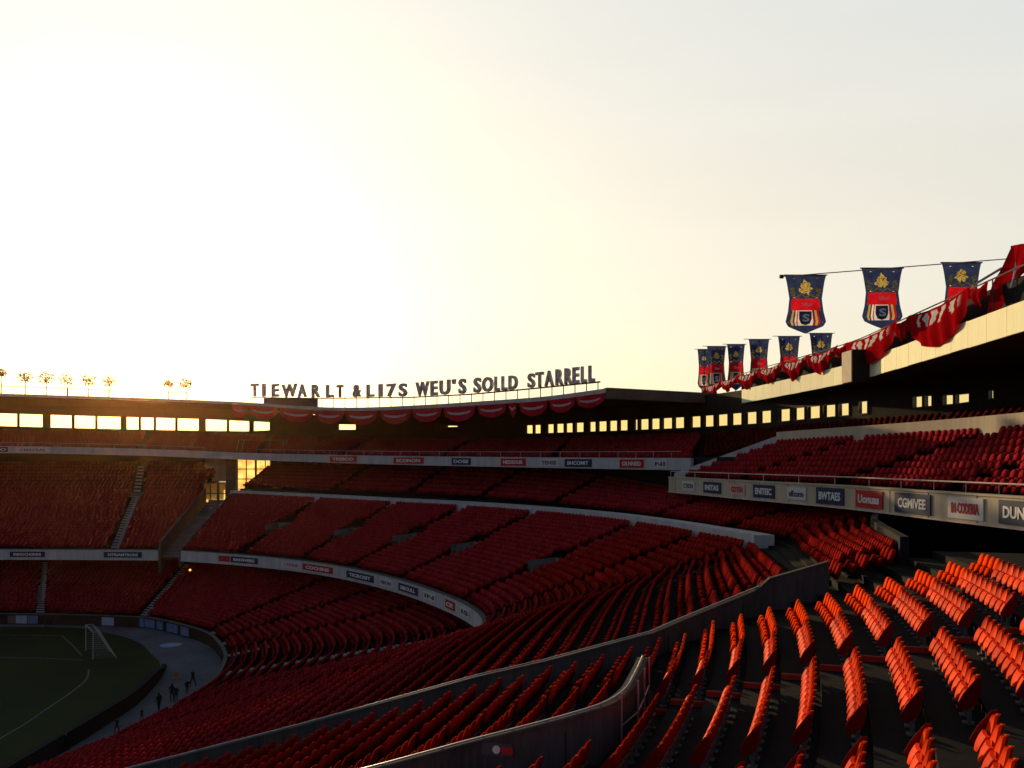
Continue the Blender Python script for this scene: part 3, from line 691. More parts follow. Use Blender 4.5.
# ------------------------------------------------------------------ roofs
roof = thing('far_roof', 'long dark far roof curving over the upper balcony, its thin pale edge facing the pitch', 'roof', (-20, 105, 21))
REp = [(-88,113.5,24.9),(-64.3,113,24.3),(-51,112,23.85),(-39.7,111,23.4),(-31.1,107,22.8),(-23.5,101,22.0),(-16.6,95,21.5),(-8.9,87,21.27),(-2.3,79,21.15),(2.86,73.5,21.17),(7.2,68.5,21.42)]
ROp = [(-93,127.5,24.4),(-70,127,24.0),(-54,126.5,23.8),(-42,124.5,23.4),(-31,120,22.9),(-23,115.5,22.2),(-14,109,21.8),(-5.5,101,21.6),(3.5,92,21.5),(11,84,21.5),(19.7,76.5,21.42)]
RE, RO = dense(REp, 8), dense(ROp, 8)
n_ = -inward(RE); secs = []; edge = []
for p, q, n in zip(RE, RO, n_):
    a = p[:2]-n*.12
    secs.append([(a[0],a[1],p[2]-.42),(a[0],a[1],p[2]),(q[0],q[1],q[2]),(q[0],q[1],q[2]-.5)])
    edge.append([(p[0],p[1],p[2]-.30),(p[0],p[1],p[2]+.04),(a[0]-.0,a[1],p[2]+.04),(a[0],a[1],p[2]-.30)])
MB().loft(secs).build('roof_slab', M['roofdark'], roof); MB().loft(edge).build('edge_trim', M['roofedge'], roof)
MB().wallseg((7.3,68.3), (20.2,76.2), 20.66, 20.66, 21.5, 21.5, -.5).build('end_beam', M['beam'], roof)
rroof = thing('right_roof', 'right roof with sunlit cream panelled edge and dark underside', 'roof', (18, 40, 20))
RRp = [(17.3,70,0),(17.7,64,0),(18.7,51,0),(18.25,43.6,0),(17.6,36,0),(17.0,29,0),(16.4,20,0),(16,8,0),(15.6,-8,0)]
RR = dense(RRp, 8); rn = -inward(RR)
zb, zt = 20.3, 21.32
secs = []; 
ROr = [(19.5,77),(20.6,66),(22.6,56),(24.9,48),(26.6,42),(28.6,31),(29.2,19),(29,5),(28.5,-10)]
ROr = dense([(a,b,0) for a,b in ROr], 8)
for p, q, n in zip(RR, ROr, rn):
    a = p[:2]-n*.1
    secs.append([(a[0],a[1],zb+.02),(a[0],a[1],zt-.02),(q[0],q[1],zt+.3),(q[0],q[1],zb+.1)])
MB().loft(secs).build('roof_slab', M['roofdark'], rroof)
# cream panels, each set a little apart from the next
L = np.concatenate([[0], np.cumsum(np.linalg.norm(np.diff(RR[:, :2], axis=0), axis=1))])
pan = MB(); q = 0.0
while q < L[-1]-1.5:
    ln = 1.62; a = [np.interp(q, L, RR[:, k]) for k in (0,1)]; b = [np.interp(q+ln-.03, L, RR[:, k]) for k in (0,1)]
    dz = random.uniform(-.012, .012); pan.wallseg(a, b, zb+dz, zb+dz, zt+dz, zt+dz, -.095 + random.uniform(-.012,.012)); q += ln
pan.build('edge_panel', M['cream'], rroof)
# dark upstand behind the bunting and the rail it hangs from
RAILZ = 22.55
up_s = []
for p, n in zip(RR, rn):
    a = p[:2]-n*.55; c = a-n*.3; up_s.append([(a[0],a[1],zt-.1),(a[0],a[1],RAILZ-.15),(c[0],c[1],RAILZ-.15),(c[0],c[1],zt-.1)])
MB().loft(up_s).build('upstand', M['black'], rroof)
m = MB(); rp = [Vector((p[0]-n[0]*.1,p[1]-n[1]*.1,RAILZ)) for p, n in zip(RR, rn)]
m.tube(rp, .03)
for q in rp[::4]: m.bar(q, q-Vector((0,0,1.25)), .025)
m.build('bunting_rail', M['beam'], rroof)
# ------------------------------------------------------------------ cloth
def cloth(name, mat, top, bottom, nu=28, nv=14, pleat=.05, pn=7, nrm=(0,-1,0), parent=None, loc=None):
    """cloth between a top curve and a bottom curve (functions of u), with pleats that fan from the ends"""
    vs, fs, uvs = [], [], []
    nrm = Vector(nrm).normalized()
    for j in range(nv+1):
        v = j/nv
        for i in range(nu+1):
            u = i/nu; p = Vector(top(u)).lerp(Vector(bottom(u)), v)
            p += nrm*(pleat*math.sin(u*pn*2*PI + 1.2*(u-.5)*v)*(.25+.75*v) + pleat*1.6*math.sin(PI*v)*math.sin(PI*u))
            vs.append(p); uvs.append((u, v))
    for j in range(nv):
        for i in range(nu): a = j*(nu+1)+i; fs.append((a, a+1, a+nu+2, a+nu+1))
    me = bpy.data.meshes.new(name); me.from_pydata([tuple(p) for p in vs], [], fs); me.materials.append(mat)
    ul = me.uv_layers.new(name='UVMap')
    for lp in me.loops: ul.data[lp.index].uv = uvs[lp.vertex_index]
    me.polygons.foreach_set('use_smooth', [True]*len(fs)); me.update()
    return link_mesh(name, me, parent)
def swag(name, mat, p0, p1, drop, sag, nrm, label, group, power=.75, pleat=.05, pn=6, vee=0, head=0):
    lean = random.uniform(-.12, .12)
    p0, p1 = Vector(p0), Vector(p1)
    def top(u): return p0.lerp(p1, u) - Vector((0,0, sag*4*u*(1-u)))
    def bot(u):
        c = (4*u*(1-u))**power if not vee else (1-abs(2*u-1-.12))**.85 if vee == 1 else max(0, 1-abs(2*u-1-lean))**1.05
        return p0.lerp(p1, .5+(u-.5)*.93) - Vector((0,0, .12 + drop*(head+(1-head)*c)))
    o = cloth(name, mat, top, bot, nrm=nrm, pleat=pleat, pn=pn)
    tag(o, label, 'bunting', group); return o
# far swags along the pale roof edge
fs_ = [(232,249,12,''),(249,279,12,''),(280,314,13,''),(315,345,13,''),(346,379,14,''),(381,412,14,''),(413,443,13.5,''),(444,477,14.5,''),(478,508,12.5,''),(509.5,517.5,14,'n'),(520,549,14,''),(550,576.5,13.5,''),(577,606,12.5,'')]
lab = ['red swag at the left end of the far roof edge, washed by sun glare','red swag with pale stripe below the first sign letters on the far roof','red swag with pale stripe under the brown panel of the rooftop sign','red swag with pale stripe, fourth from the left on the far roof','red swag with pale stripe below the ampersand of the rooftop sign','red swag with pale stripe, sixth from the left on the far roof','red swag with pale stripe below the letter W of the third word','red swag with pale stripe below the apostrophe of the rooftop sign','red swag with pale stripe below the letters SOLL','narrow hanging red tail below the letter D of the rooftop sign','red swag with pale stripe just right of the narrow hanging tail','red swag with pale stripe, second from the roof corner','red swag with pale stripe at the right corner of the far roof']
for (x0, x1, dr, k), lb in zip(fs_, lab):
    p0, p1 = at_view_x(RE, x0), at_view_x(RE, x1); d = (p0[1]+p1[1])/2
    t = Vector((p1[0]-p0[0], p1[1]-p0[1])); n = Vector((t.y, -t.x, 0)).normalized()
    z = Vector((0,0,-.28)); off = n*.12
    swag('roof_swag', M['swag'], Vector(p0)+z+off, Vector(p1)+z+off, (dr-.5)*d/FOC, .0 if k else .10, n, lb, 'red swags along the far roof edge', head=.40, pleat=.05, pn=3 if k else 5, vee=1 if k else 0)
# right bunting along its rail
RRz = RR.copy(); RRz[:, 2] = RAILZ
bl = [(694,708,18,1),(705,723,25,1),(720,740,22,1),(737,762,27,1),(759,786,28,1),(783,811,34,1),(808,840,35,1),(836,850,22,2),(847,900,38,0),(895,914,33,2),(911,974,52,0),(970,992,32,2)]
bl_lab = ['small red drape at the far left tip of the right bunting','second small red bunting with white script from the far tip','third small red bunting with white script from the far tip','red pointed bunting with white script below the third small banner','red pointed bunting with white script below the widest gap of small banners','long red pointed bunting with white script, left of the loudspeaker by two','red pointed bunting with white script just left of the loudspeaker','short plain red gather above the loudspeaker','red bunting with white script directly right of the loudspeaker','narrow hanging red tail between two lettered buntings','widest red half-round bunting with white script on right roof rail','small plain red gather beside the big hanging drape']
rx = 512 + FOC*RRz[:, 0]/np.maximum(RRz[:, 1], 2); okr = RRz[:, 1] > 10
RRv = RRz[okr]; extra = np.array([[17.0, 80, RAILZ],[17.15, 75, RAILZ]]); RRv = np.vstack([extra, RRv])
for (x0, x1, dr, vee), lb in zip(bl, bl_lab):
    p0, p1 = at_view_x(RRv, x0), at_view_x(RRv, x1); d = (p0[1]+p1[1])/2
    t = Vector((p1[0]-p0[0], p1[1]-p0[1])); n = Vector((t.y, -t.x, 0)).normalized()
    if n.x > 0: n = -n
    jag = random.uniform(-.05, .05)
    swag('roof_bunting', M['bunting'] if vee != 2 else M['red_cloth'], Vector(p0)+n*.12+Vector((0,0,jag)), Vector(p1)+n*.12+Vector((0,0,-jag)), (dr-4)*d/FOC*(.74 if vee else .86), .2, n, lb, 'red buntings on the right roof rail', pleat=.075, pn=random.choice((3, 4, 5)), vee=1 if vee == 2 else 2 if vee == 1 else 0, power=.7, head=random.uniform(.2, .36))
# big gathered drape at the right end
def zc(x, y): return (832+x/5.333, 240+y/5.333)
def edgef(pts, d):
    P = np.array([list(at_d(*zc(x, y), d)) for x, y in pts])
    return lambda v: Vector(crom(P, [v*(len(P)-1)])[0])
dr = thing('gathered_drape', 'large gathered red drape hanging from the top of the right roof', 'bunting', tuple(at_d(1012, 246, 33)))
Lf = edgef([(955,40),(905,150),(848,255),(828,395)], 33); Rf = edgef([(1012,60),(988,170),(955,270),(872,410)], 32.6)
cloth('drape_fold', M['red_cloth'], Lf, Rf, nu=30, nv=10, pleat=.04, pn=1, nrm=(-.9,-.4,0), parent=dr)
Lf = edgef([(962,30),(1000,22),(1060,15),(1150,0)], 32.4); Rf = edgef([(978,120),(950,310),(1010,190),(1110,150)], 32.2)
cloth('drape_fold', M['red_cloth'], Lf, Rf, nu=30, nv=12, pleat=.06, pn=3, nrm=(-.5,-.8,0), parent=dr)
Lf = edgef([(978,110),(965,190),(948,250)], 32.0); Rf = edgef([(984,150),(968,220),(952,255)], 31.95)
cloth('drape_lining', M['white_ink'], Lf, Rf, nu=12, nv=4, pleat=.01, pn=1, nrm=(-.5,-.8,0), parent=dr)
m = MB().bar(at_d(1012, 246, 33.3), at_d(1012, 330, 33.3), .05); m.build('post', M['dark'], dr)
m = MB().bar(at_d(977, 283, 33.4), at_d(1002, 268, 33.0), .05); m.build('stay', M['rail_warm'], dr)
# ------------------------------------------------------------------ text
def text_mesh(body, w, h, depth, bold=.0):
    cu = bpy.data.curves.new('t', 'FONT'); cu.body = body; cu.extrude = .5; cu.offset = bold; cu.resolution_u = 3
    ob = bpy.data.objects.new('t', cu); COL.objects.link(ob)
    me = bpy.data.meshes.new_from_object(ob.evaluated_get(bpy.context.evaluated_depsgraph_get()))
    bpy.data.objects.remove(ob); bpy.data.curves.remove(cu)
    co = np.array([v.co[:] for v in me.vertices]); lo, hi = co.min(0), co.max(0)
    co = (co-(lo+hi)/2)/np.maximum(hi-lo, 1e-6)*np.array([w, h, depth])
    me.vertices.foreach_set('co', co.ravel()); me.update(); return me
def place_text(name, body, c, xdir, w, h, depth, mat, parent, bold=.02):
    """upright text: xdir is the reading direction in plan"""
    me = text_mesh(body, w, h, depth, bold)
    x = Vector((xdir[0], xdir[1], 0)).normalized(); z = Vector((0,0,1)); n = x.cross(z)
    Mx = Matrix(((x.x, 0, n.x, c[0]),(x.y, 0, n.y, c[1]),(0, 1, 0, c[2]),(0,0,0,1)))
    me.transform(Mx); me.materials.clear(); me.materials.append(mat)
    return link_mesh(name, me, parent)
# ------------------------------------------------------------------ rooftop sign
LT = [('T',251,258.5),('I',262.5,265.5),('E',272,279),('W',282,297),('A',298,306.5),('R',312,320),('L',326.5,333.5),('T',337,343),('&',353,361),('L',367,374),('I',379,382.3),('7',387,396),('S',399,407),
      ('W',416,429),('E',431,437.5),('U',440,450),("'",452.5,455.5),('S',459,466),('S',474,481),('O',482.5,493),('L',495,499.5),('L',502,507),('D',509,517.5),('S',528,535),('T',536,543.5),('A',545,553.5),('R',556,563),('R',565,572),('E',573,579),('L',581.5,586.5),('L',589,594.5)]
base_y = lambda x: np.interp(x, [250,320,410,470,530,600],[396.5,397.5,396.5,393.5,388,381])
top_y = lambda x: np.interp(x, [250,320,345,400,420,470,520,560,600],[383.5,384.5,385,383.5,382,378,375,369,364.5])
sign = thing('rooftop_sign', 'row of metal block letters standing on rails above the far roof edge', 'sign', (0, 90, 21.5))
SG = RE.copy(); sgn = n_; SG[:, 0] -= sgn[:, 0]*1.0; SG[:, 1] -= sgn[:, 1]*1.0
for ch, x0, x1 in LT:
    xm = (x0+x1)/2; p = at_view_x(SG, xm); d = p[1]
    zb_ = EYE+(HOR-base_y(xm))*d/FOC; zt_ = EYE+(HOR-top_y(xm))*d/FOC
    e0, e1 = at_view_x(SG, x0), at_view_x(SG, x1); xd = Vector((e1[0]-e0[0], e1[1]-e0[1])); w = xd.length
    h = zt_-zb_; c = [p[0], p[1], (zb_+zt_)/2]
    if ch == "'": c[2] = zt_-h*.16; h *= .32
    place_text('letter', ch, c, xd, w, h, .22, M['letter'], sign, .03)
m = MB(); posts = MB(); prev = None
for x in np.arange(252, 600.1, 6):
    p = at_view_x(SG, x); z = EYE+(HOR-base_y(x)-.9)*p[1]/FOC; q = Vector((p[0], p[1], z))
    if prev is not None: m.bar(prev, q, .07)
    prev = q
m.build('base_rail', M['beam'], sign)
for x in list(np.arange(322, 600, 11.5))+[251,264,290]:
    p = at_view_x(SG, x); z = EYE+(HOR-base_y(x))*p[1]/FOC; MB().bar((p[0],p[1],z), (p[0],p[1],p[2]-.1), .04).build('post', M['beam'], sign)
p0, p1 = at_view_x(SG, 264), at_view_x(SG, 317)
MB().wallseg(p0, p1, p0[2]-.2, p1[2]-.2, EYE+(HOR-398)*p0[1]/FOC, EYE+(HOR-398.5)*p1[1]/FOC, -.15).build('backing_panel', M['beam'], sign)
# ------------------------------------------------------------------ advertising boards
def board(C, x0, x1, zmid, h, mat, text, ink, label, group, rev, proud=.03):
    p0, p1 = at_view_x(C, x0), at_view_x(C, x1); c = (p0+p1)/2; pm = at_view_x(C, (x0+x1)/2)
    xd = Vector((p1[0]-p0[0], p1[1]-p0[1])); w = xd.length; n = Vector((xd.y, -xd.x)).normalized()
    if n.dot(Vector((pm[0], pm[1]))) > 0: n = -n
    bulge = max(0, (Vector((pm[0],pm[1]))-Vector((c[0],c[1]))).dot(n))
    c2 = Vector((c[0], c[1]))+n*(proud+bulge)
    z = zmid if not callable(zmid) else zmid(pm)
    t = thing('advertising_board', label, 'advertising board', (c2.x, c2.y, z-h/2), group)
    ang = math.atan2(xd.y, xd.x)
    pnl = MB().box((c2.x, c2.y, z), (w, .04, h), ang).build('panel', mat, t)
    if text:
        q = c2+n*.03
        place_text('lettering', text, (q.x, q.y, z), xd, w*.78, h*.5, .012, ink, pnl, .03)
G1 = 'advertising boards on the right balcony fascia'
RFv = RF.copy(); RFv[:, 2] = 14.3; RFv = RFv[RFv[:, 1] > 5]
for x0, x1, mt, tx, ink, lb, hh in [(683,695,'whiteboard','CTION','dark_ink','leftmost pale board with faint grey lettering at free end of right balcony',.62),(704,721.5,'navy','INITAS','white_ink','small navy board with white lettering, left of the pink board',.68),(730.5,745.5,'pinkboard','GDTEN','red_ink','pink board with red lettering on the right balcony fascia',.62),
    (754,775,'navy','ENITEIC','white_ink','navy board with white lettering just right of the pink board',.70),(788,806.5,'whiteboard','nfEcorm','dark_ink','white board with grey lettering between two navy boards',.62),(817,844.5,'navy','BWTAES','white_ink','navy board with white lettering just left of the solid red board',.78),
    (856.5,883.5,'redboard','Uonuas','white_ink','solid red board with white lettering on the right balcony fascia',.74),(896,931.5,'navy','CGMIVEE','white_ink','wide navy board with white lettering just right of the red board',.78),(949,984.5,'whiteboard','IN-CODERIA','red_ink','large white board with red lettering near the right picture edge',.76),(1000,1046,'navy','DUNILL','white_ink','navy board with white lettering cut by the right picture edge',.78)]:
    board(RFv, x0, x1, 14.31, hh, M[mt], tx, M[ink], lb, G1, False)
G2 = 'advertising boards on the far upper fascia'
UZ = lambda p: p[2]-.43
for x0, x1, mt, tx, ink, lb in [(-6,8,'navy','TO','white_ink','dark board cut by left picture edge on the far upper fascia'),(16,50,'whiteboard','CENTRAL','dark_ink','faint pale board left of the sun flare on the upper fascia'),(330,357,'redboard','TRESCO','white_ink','red board nearest the corner gap on the far upper fascia'),(394,424,'redboard','ECONON','white_ink','second red board from the corner gap, upper fascia'),(452,471,'navy','DOSE','white_ink','small navy board between two red boards on upper fascia'),
     (501,526,'redboard','HEDSOUR','white_ink','dull red board in the middle of the upper fascia'),(540,559,'whiteboard','TENSE','dark_ink','pale board left of the wide navy one on upper fascia'),(565,592,'navy','BHCOMIT','white_ink','wide navy board with white lettering on far upper fascia'),(620,644,'redboard','OLNNED','white_ink','rightmost red board on the far upper fascia'),(654,667,'whiteboard','NI','dark_ink','small white board at the right end of upper fascia')]:
    board(UFd, x0, x1, UZ, .62, M[mt], tx, M[ink], lb, G2, True)
G3 = 'advertising boards on the middle fascia'
for x0, x1, mt, tx, ink, lb in [(10,45,'navy','INHOCHONNI','white_ink','dark board at far left of the middle terrace fascia'),(104,142,'navy','NTRIAMTRONI','white_ink','dark board just left of the corner stair, middle fascia'),(219,230,'redboard','','white_ink','small red board just right of the corner stair, middle fascia'),(231,258,'navy','BANWERS','white_ink','navy board right of the small red one, middle fascia'),(282,301,'whiteboard','CTIONE','red_ink','white board left of the long red one, middle fascia'),(303,333,'redboard','COCHINE','white_ink','long red board on the middle terrace fascia'),(347,374,'navy','TICROSIT','white_ink','navy board right of the long red one, middle fascia'),
     (380,393,'whiteboard','NEON','dark_ink','pale board left of the bend, middle fascia'),(399,418,'navy','SIBOULL','white_ink','navy board where the middle fascia starts to bend'),(424,436,'whiteboard','IN','dark_ink','pale board inside the bend, middle fascia'),(446,455,'redboard','CR','white_ink','small red board inside the bend, middle fascia'),(461,470,'whiteboard','IS','dark_ink','last pale board at the tip of the bend, middle fascia')]:
    board(MF[(ts > 2.6)], x0, x1, 6.64, .55, M[mt], tx, M[ink], lb, G3, True)
# ------------------------------------------------------------------ loudspeaker on the cream edge
p = at_view_x(RR[RR[:,1] > 10], 864); cx, cy = p[0]-.38, p[1]-.35; zc_ = EYE+(HOR-367)*cy/FOC
sp = thing('loudspeaker', 'boxy tan faced loudspeaker mounted on the sunlit cream roof edge', 'loudspeaker', (cx, cy, zc_-.9))
ang = math.radians(2)   # box turned so the grille looks up the pitch
MB().box((cx, cy, zc_), (1.25, 1.3, 1.7), ang).build('cabinet', M['dark'], sp)
fn = Vector((-math.cos(ang), -math.sin(ang)))
MB().box((cx+fn.x*.66, cy+fn.y*.66, zc_), (.05, 1.22, 1.62), ang).build('grille', M['speaker_face'], sp)
MB().bar((cx-fn.x*.6, cy-fn.y*.6, zc_+.5), (p[0]+.3, p[1], zc_+.2), .08).build('mount', M['steel'], sp)
# ------------------------------------------------------------------ banners
def outline(w, h, n=26):
    L_, R_ = [], []
    for i in range(n+1):
        v = i/n
        hw = w/2*float(np.interp(v, [0,.12,.4,.62,.8,.88,.94,1.0], [1,.92,.80,.86,.98,.84,.42,.02]))
        L_.append((-hw, -v*h)); R_.append((hw, -v*h))
    return L_, R_
def banner(x, ytop, wpx, hpx, d, label, group, big):
    c = at_d(x, ytop, d); w = wpx*d/FOC; h = hpx*d/FOC
    t = thing('crest_banner', label, 'banner', tuple(c), group)
    L_, R_ = outline(w, h)
    wob = lambda u, v: .05*w*math.sin(u*5+v*3)*v
    vs, fs = [], []; nu = 8
    for l, r in zip(L_, R_):
        for i in range(nu+1):
            u = i/nu; X = l[0]+(r[0]-l[0])*u; vs.append((c.x+X, c.y+wob(X/w, -l[1]/h), c.z+l[1]))
    for j in range(len(L_)-1):
        for i in range(nu): a = j*(nu+1)+i; fs.append((a,a+1,a+nu+2,a+nu+1))
    def patch(name, mat, x0, x1, v0, v1, off, nn=8):
        V, F = [], []
        for j in range(nn+1):
            v = v0+(v1-v0)*j/nn
            lim = float(np.interp(v, [0,.12,.4,.62,.8,.88,.94,1.0], [1,.92,.80,.86,.98,.84,.42,.02]))/2
            for i in range(nn+1):
                X = w*lim*2*(x0+(x1-x0)*i/nn); V.append((c.x+X, c.y+wob(X/w, v)-off, c.z-v*h))
        for j in range(nn):
            for i in range(nn): a = j*(nn+1)+i; F.append((a,a+1,a+nn+2,a+nn+1))
        return MB().add(V, F).build(name, mat, t, smooth=True)
    rs = random.Random(int(x*3)); cxv_ = (0, .215); ring = []; ros = []
    def P2(X, V): return (c.x+X*w, c.y+wob(X, V), c.z-V*h)
    def edge_w(V): return float(np.interp(V, [0,.12,.4,.62,.8,.88,.94,1.0], [1,.92,.80,.86,.98,.84,.42,.02]))/2
    nA = 48; inner, outer = [], []
    asp = w/h
    for i in range(nA):
        th = 2*PI*i/nA; r_ = .185*(.80+.10*math.cos(3*(th-PI/2))+.09*math.cos(7*th+1)+.07*math.cos(11*th))*rs.uniform(.84, 1.12)
        inner.append((r_*math.cos(th), cxv_[1]-r_*math.sin(th)*asp*1.05))
        dx, dv = math.cos(th), -math.sin(th)*asp; k_ = 9
        for q_ in (( .30 if dx > 0 else -.30)/dx if abs(dx) > 1e-6 else 9, (((.385 if dv > 0 else .05)-cxv_[1])/dv) if abs(dv) > 1e-6 else 9): k_ = min(k_, q_)
        outer.append((dx*k_, cxv_[1]+dv*k_))
    V_ = [P2(*p) for p in inner]+[P2(*p) for p in outer]
    MB().add(V_, [(i, (i+1) % nA, nA+(i+1) % nA, nA+i) for i in range(nA)]).build('banner_cloth', M['navy_cloth'], t)
    crest_ = MB().add([P2(*p) for p in inner]+[P2(*cxv_)], [(i, (i+1) % nA, nA) for i in range(nA)]).build('crest', M['gold'], t)
    dk = MB()
    for k_ in range(44):
        a_ = rs.uniform(0, 2*PI); q_ = .145*math.sqrt(rs.random()); X, V = q_*math.cos(a_), cxv_[1]-q_*math.sin(a_)*asp
        l_ = rs.uniform(.012, .03); b_ = rs.uniform(0, PI); X2, V2 = l_*math.cos(b_), l_*math.sin(b_)*asp; X3, V3 = -.35*l_*math.sin(b_), .35*l_*math.cos(b_)*asp
        q4 = [(X-X2, V-V2), (X+X3, V+V3), (X+X2, V+V2), (X-X3, V-V3)]
        dk.add([(p_[0], p_[1]-.02, p_[2]) for p_ in (P2(*z_) for z_ in q4)], [(0,1,2,3)])
    dk.build('crest_detail', M['navy_cloth'], crest_)
    patch('banner_cloth', M['navy_cloth'], -.5, .5, 0, .05, 0, 4); patch('banner_cloth', M['navy_cloth'], -.5, .5, .385, .40, 0, 4)
    for sg in (-1, 1):
        V_ = []; F_ = []
        for j in range(9):
            v = .05+.335*j/8; e_ = edge_w(v); V_ += [P2(sg*.30, v), P2(sg*e_, v)]
            if j: F_.append((2*j-2, 2*j-1, 2*j+1, 2*j))
        MB().add(V_, F_).build('banner_cloth', M['navy_cloth'], t)
    patch('banner_cloth', M['navy_cloth'], -.5, .5, .86, 1, 0, 8)
    for x0, x1 in ((-.5,-.42),(.42,.5)): patch('border', M['navy_cloth'], x0, x1, .40, .86, 0)
    patch('red_band', M['banner_red'], -.42, .42, .40, .60, 0)
    for x0, x1, mt in ((-.42,-.37,'navy_cloth'),(-.37,-.31,'gold'),(-.31,-.27,'navy_cloth'),(-.27,-.22,'white_cloth'),(-.22,-.19,'banner_red'),(-.19,.19,'white_cloth'),(.19,.22,'banner_red'),(.22,.25,'navy_cloth'),(.25,.31,'gold'),(.31,.36,'banner_red'),(.36,.42,'navy_cloth')):
        patch('stripe' if x1 != .19 else 'shield_ground', M[mt], x0, x1, .60, .86, 0)
    # shield with letter
    sh = MB(); pts = [(-.15,.615),(.15,.615),(.15,.75),(.10,.83),(0,.855),(-.10,.83),(-.15,.75)]
    def poly(pts, off, k=1, cxv=(0,.72)):
        return [(c.x+((a-cxv[0])*k+cxv[0])*w, c.y-off+wob(a, b), c.z-((b-cxv[1])*k+cxv[1])*h) for a, b in pts]
    shd = MB().add(poly(pts, .03), [tuple(range(7))]).build('shield', M['navy_cloth'], t)
    place_text('lettering', 'S', (c.x, c.y-.09, c.z-.735*h), (1,0), w*.17, h*.13, .02, M['white_ink'], shd, .03)
    place_text('lettering', 'Sllur', (c.x+.03*w, c.y-.08, c.z-.50*h), (1,0), w*.26, h*.055, .02, M['white_ink'], t, .0)
    # crest: layered gold rosette with two supporters and a scroll
    cr = MB(); rr = random.Random(int(x))
    def disc(X, V, r, off): 
        n = 7; a0 = rr.uniform(0, 1); P = [(c.x+X*w+r*w*math.cos(a0+2*PI*i/n)*rr.uniform(.75,1.15), c.y-off, c.z-V*h+r*w*math.sin(a0+2*PI*i/n)*rr.uniform(.75,1.15)) for i in range(n)]
        cr.add(P, [tuple(range(n))])
    for sgn in (-1, 1):
        cr = MB()
        for k in range(16): disc(sgn*rr.uniform(.25,.36), rr.uniform(.20,.36), .028, .03+.02*rr.random())
        cr.build('crest_supporter', M['gold'], t)
    cr = MB()
    for k in range(16): disc(-.28+.56*k/15, .355+.02*math.sin(k), .026, .04)
    cr.build('crest_scroll', M['gold'], t)
    MB().bar((c.x-w*.53, c.y, c.z+.02), (c.x+w*.53, c.y, c.z+.02), .035).build('top_rod', M['dark'], t)
    return c, w
big = [(805.5,275.5,41,58,46.5,'large crest banner with white letter shield, leftmost of the three big ones'),(882,268.5,41,60,46,'large crest banner in the middle of the three, its tip behind the bunting'),(961.5,263,39.5,60,45.5,'large crest banner at the right, lower half hidden by bunting')]
for b_ in big: banner(*b_[:5], b_[5], 'crest banners over the right roof', True)
boom = thing('banner_boom', 'thin boom with end knob carrying the three large banners', 'pole', tuple(at_d(1010, 259, 45)))
MB().bar(at_d(783, 276.5, 46.5), at_d(1012, 258.5, 45), .028).build('rod', M['rail_warm'], boom)
e = at_d(781.5, 276.6, 46.5); MB().bar(e-Vector((.09,0,0)), e+Vector((.09,0,0)), .1, n=10).build('knob', M['dark'], boom)
MB().bar(at_d(1012, 256, 45), at_d(1012, 345, 45), .07).build('mast', M['dark'], boom)
small = [(704,349.5,13,42,84,'small crest banner at the far left tip, half hidden by its neighbour'),(716.5,346.5,19,44,82,'small crest banner, second from the far left tip'),(736,344.5,18,46,80,'small crest banner, third from the far left tip'),(759,339.5,20.5,48,78,'small crest banner left of the gap below the first big banner'),(789,336.5,22,50,76,'small crest banner just left below the first big banner'),(821,333.5,23,50,74,'small crest banner right under the tip of the first big banner')]
for i, b_ in enumerate(small):
    c, w = banner(*b_[:5], b_[5], 'crest banners over the right roof', False)
    t = [o for o in COL.objects if o.name.startswith('crest_banner')][-1]
    MB().bar((c.x-w*.75, c.y, c.z+.03), (c.x+w*.6, c.y, c.z+.03), .03).build('pole_arm', M['rail_warm'], t)
    MB().bar((c.x, c.y+.12, c.z), (c.x, c.y+.12, 21.2), .04).build('pole', M['dark'], t)
# ------------------------------------------------------------------ rooftop trees and rails on the left
tr_g = 'small round trees along the far left roof'
tl = [(1,373,4,'tree cut by the left picture edge above the far roof'),(25,377.5,6,'leftmost complete small round tree on the far roof'),(46,378.5,6,'second complete small round tree on the far roof'),(67,379.5,6,'third small round tree on the far roof'),(88.5,380.5,6,'fourth small round tree on the far roof'),(109,381.5,5.5,'fifth small round tree at the end of the left roof rail'),(168.5,384,4,'left of the pair of small trees right of the sun'),(186,384,5.2,'right of the pair of small trees right of the sun')]
for x, y, r, lb in tl:
    d = 119; c = at_d(x, y, d); R_ = r*1.3*d/FOC; zroof = float(np.interp(x, [0,190,250],[24.2,23.6,23.2]))
    t = thing('roof_tree', lb, 'tree', (c.x, c.y, zroof), tr_g)
    tk = MB().bar((c.x, c.y, zroof-.2), (c.x+.05, c.y, c.z-R_*.3), .09, n=7, r2=.05)
    for k in range(6):
        a = k*1.05; tk.bar((c.x+.05, c.y, c.z-R_*.5), (c.x+R_*.7*math.cos(a), c.y+R_*.7*math.sin(a), c.z+R_*random.uniform(-.1,.6)), .035, n=5, r2=.012)
    tk.build('trunk', M['trunk'], t)
    cr = MB()
    for k in range(460):
        v = Vector((random.gauss(0,1), random.gauss(0,1), random.gauss(0,1))).normalized()*R_*(random.random()**.4)*random.uniform(.9,1.2)
        if v.z < -.7*R_: continue
        if math.sin(v.x*5+x)*math.sin(v.z*6) > .55: continue
        p = c+Vector((v.x, v.y, v.z*.95)); s = random.uniform(.07,.15)
        a = Vector((random.gauss(0,1), random.gauss(0,1), random.gauss(0,1))).normalized(); b = a.cross(Vector((.3,.5,.8))).normalized()
        cr.add([p-a*s, p-b*s*.6, p+a*s, p+b*s*.6], [(0,1,2,3)])
    cr.build('crown', M['leaf'], t)
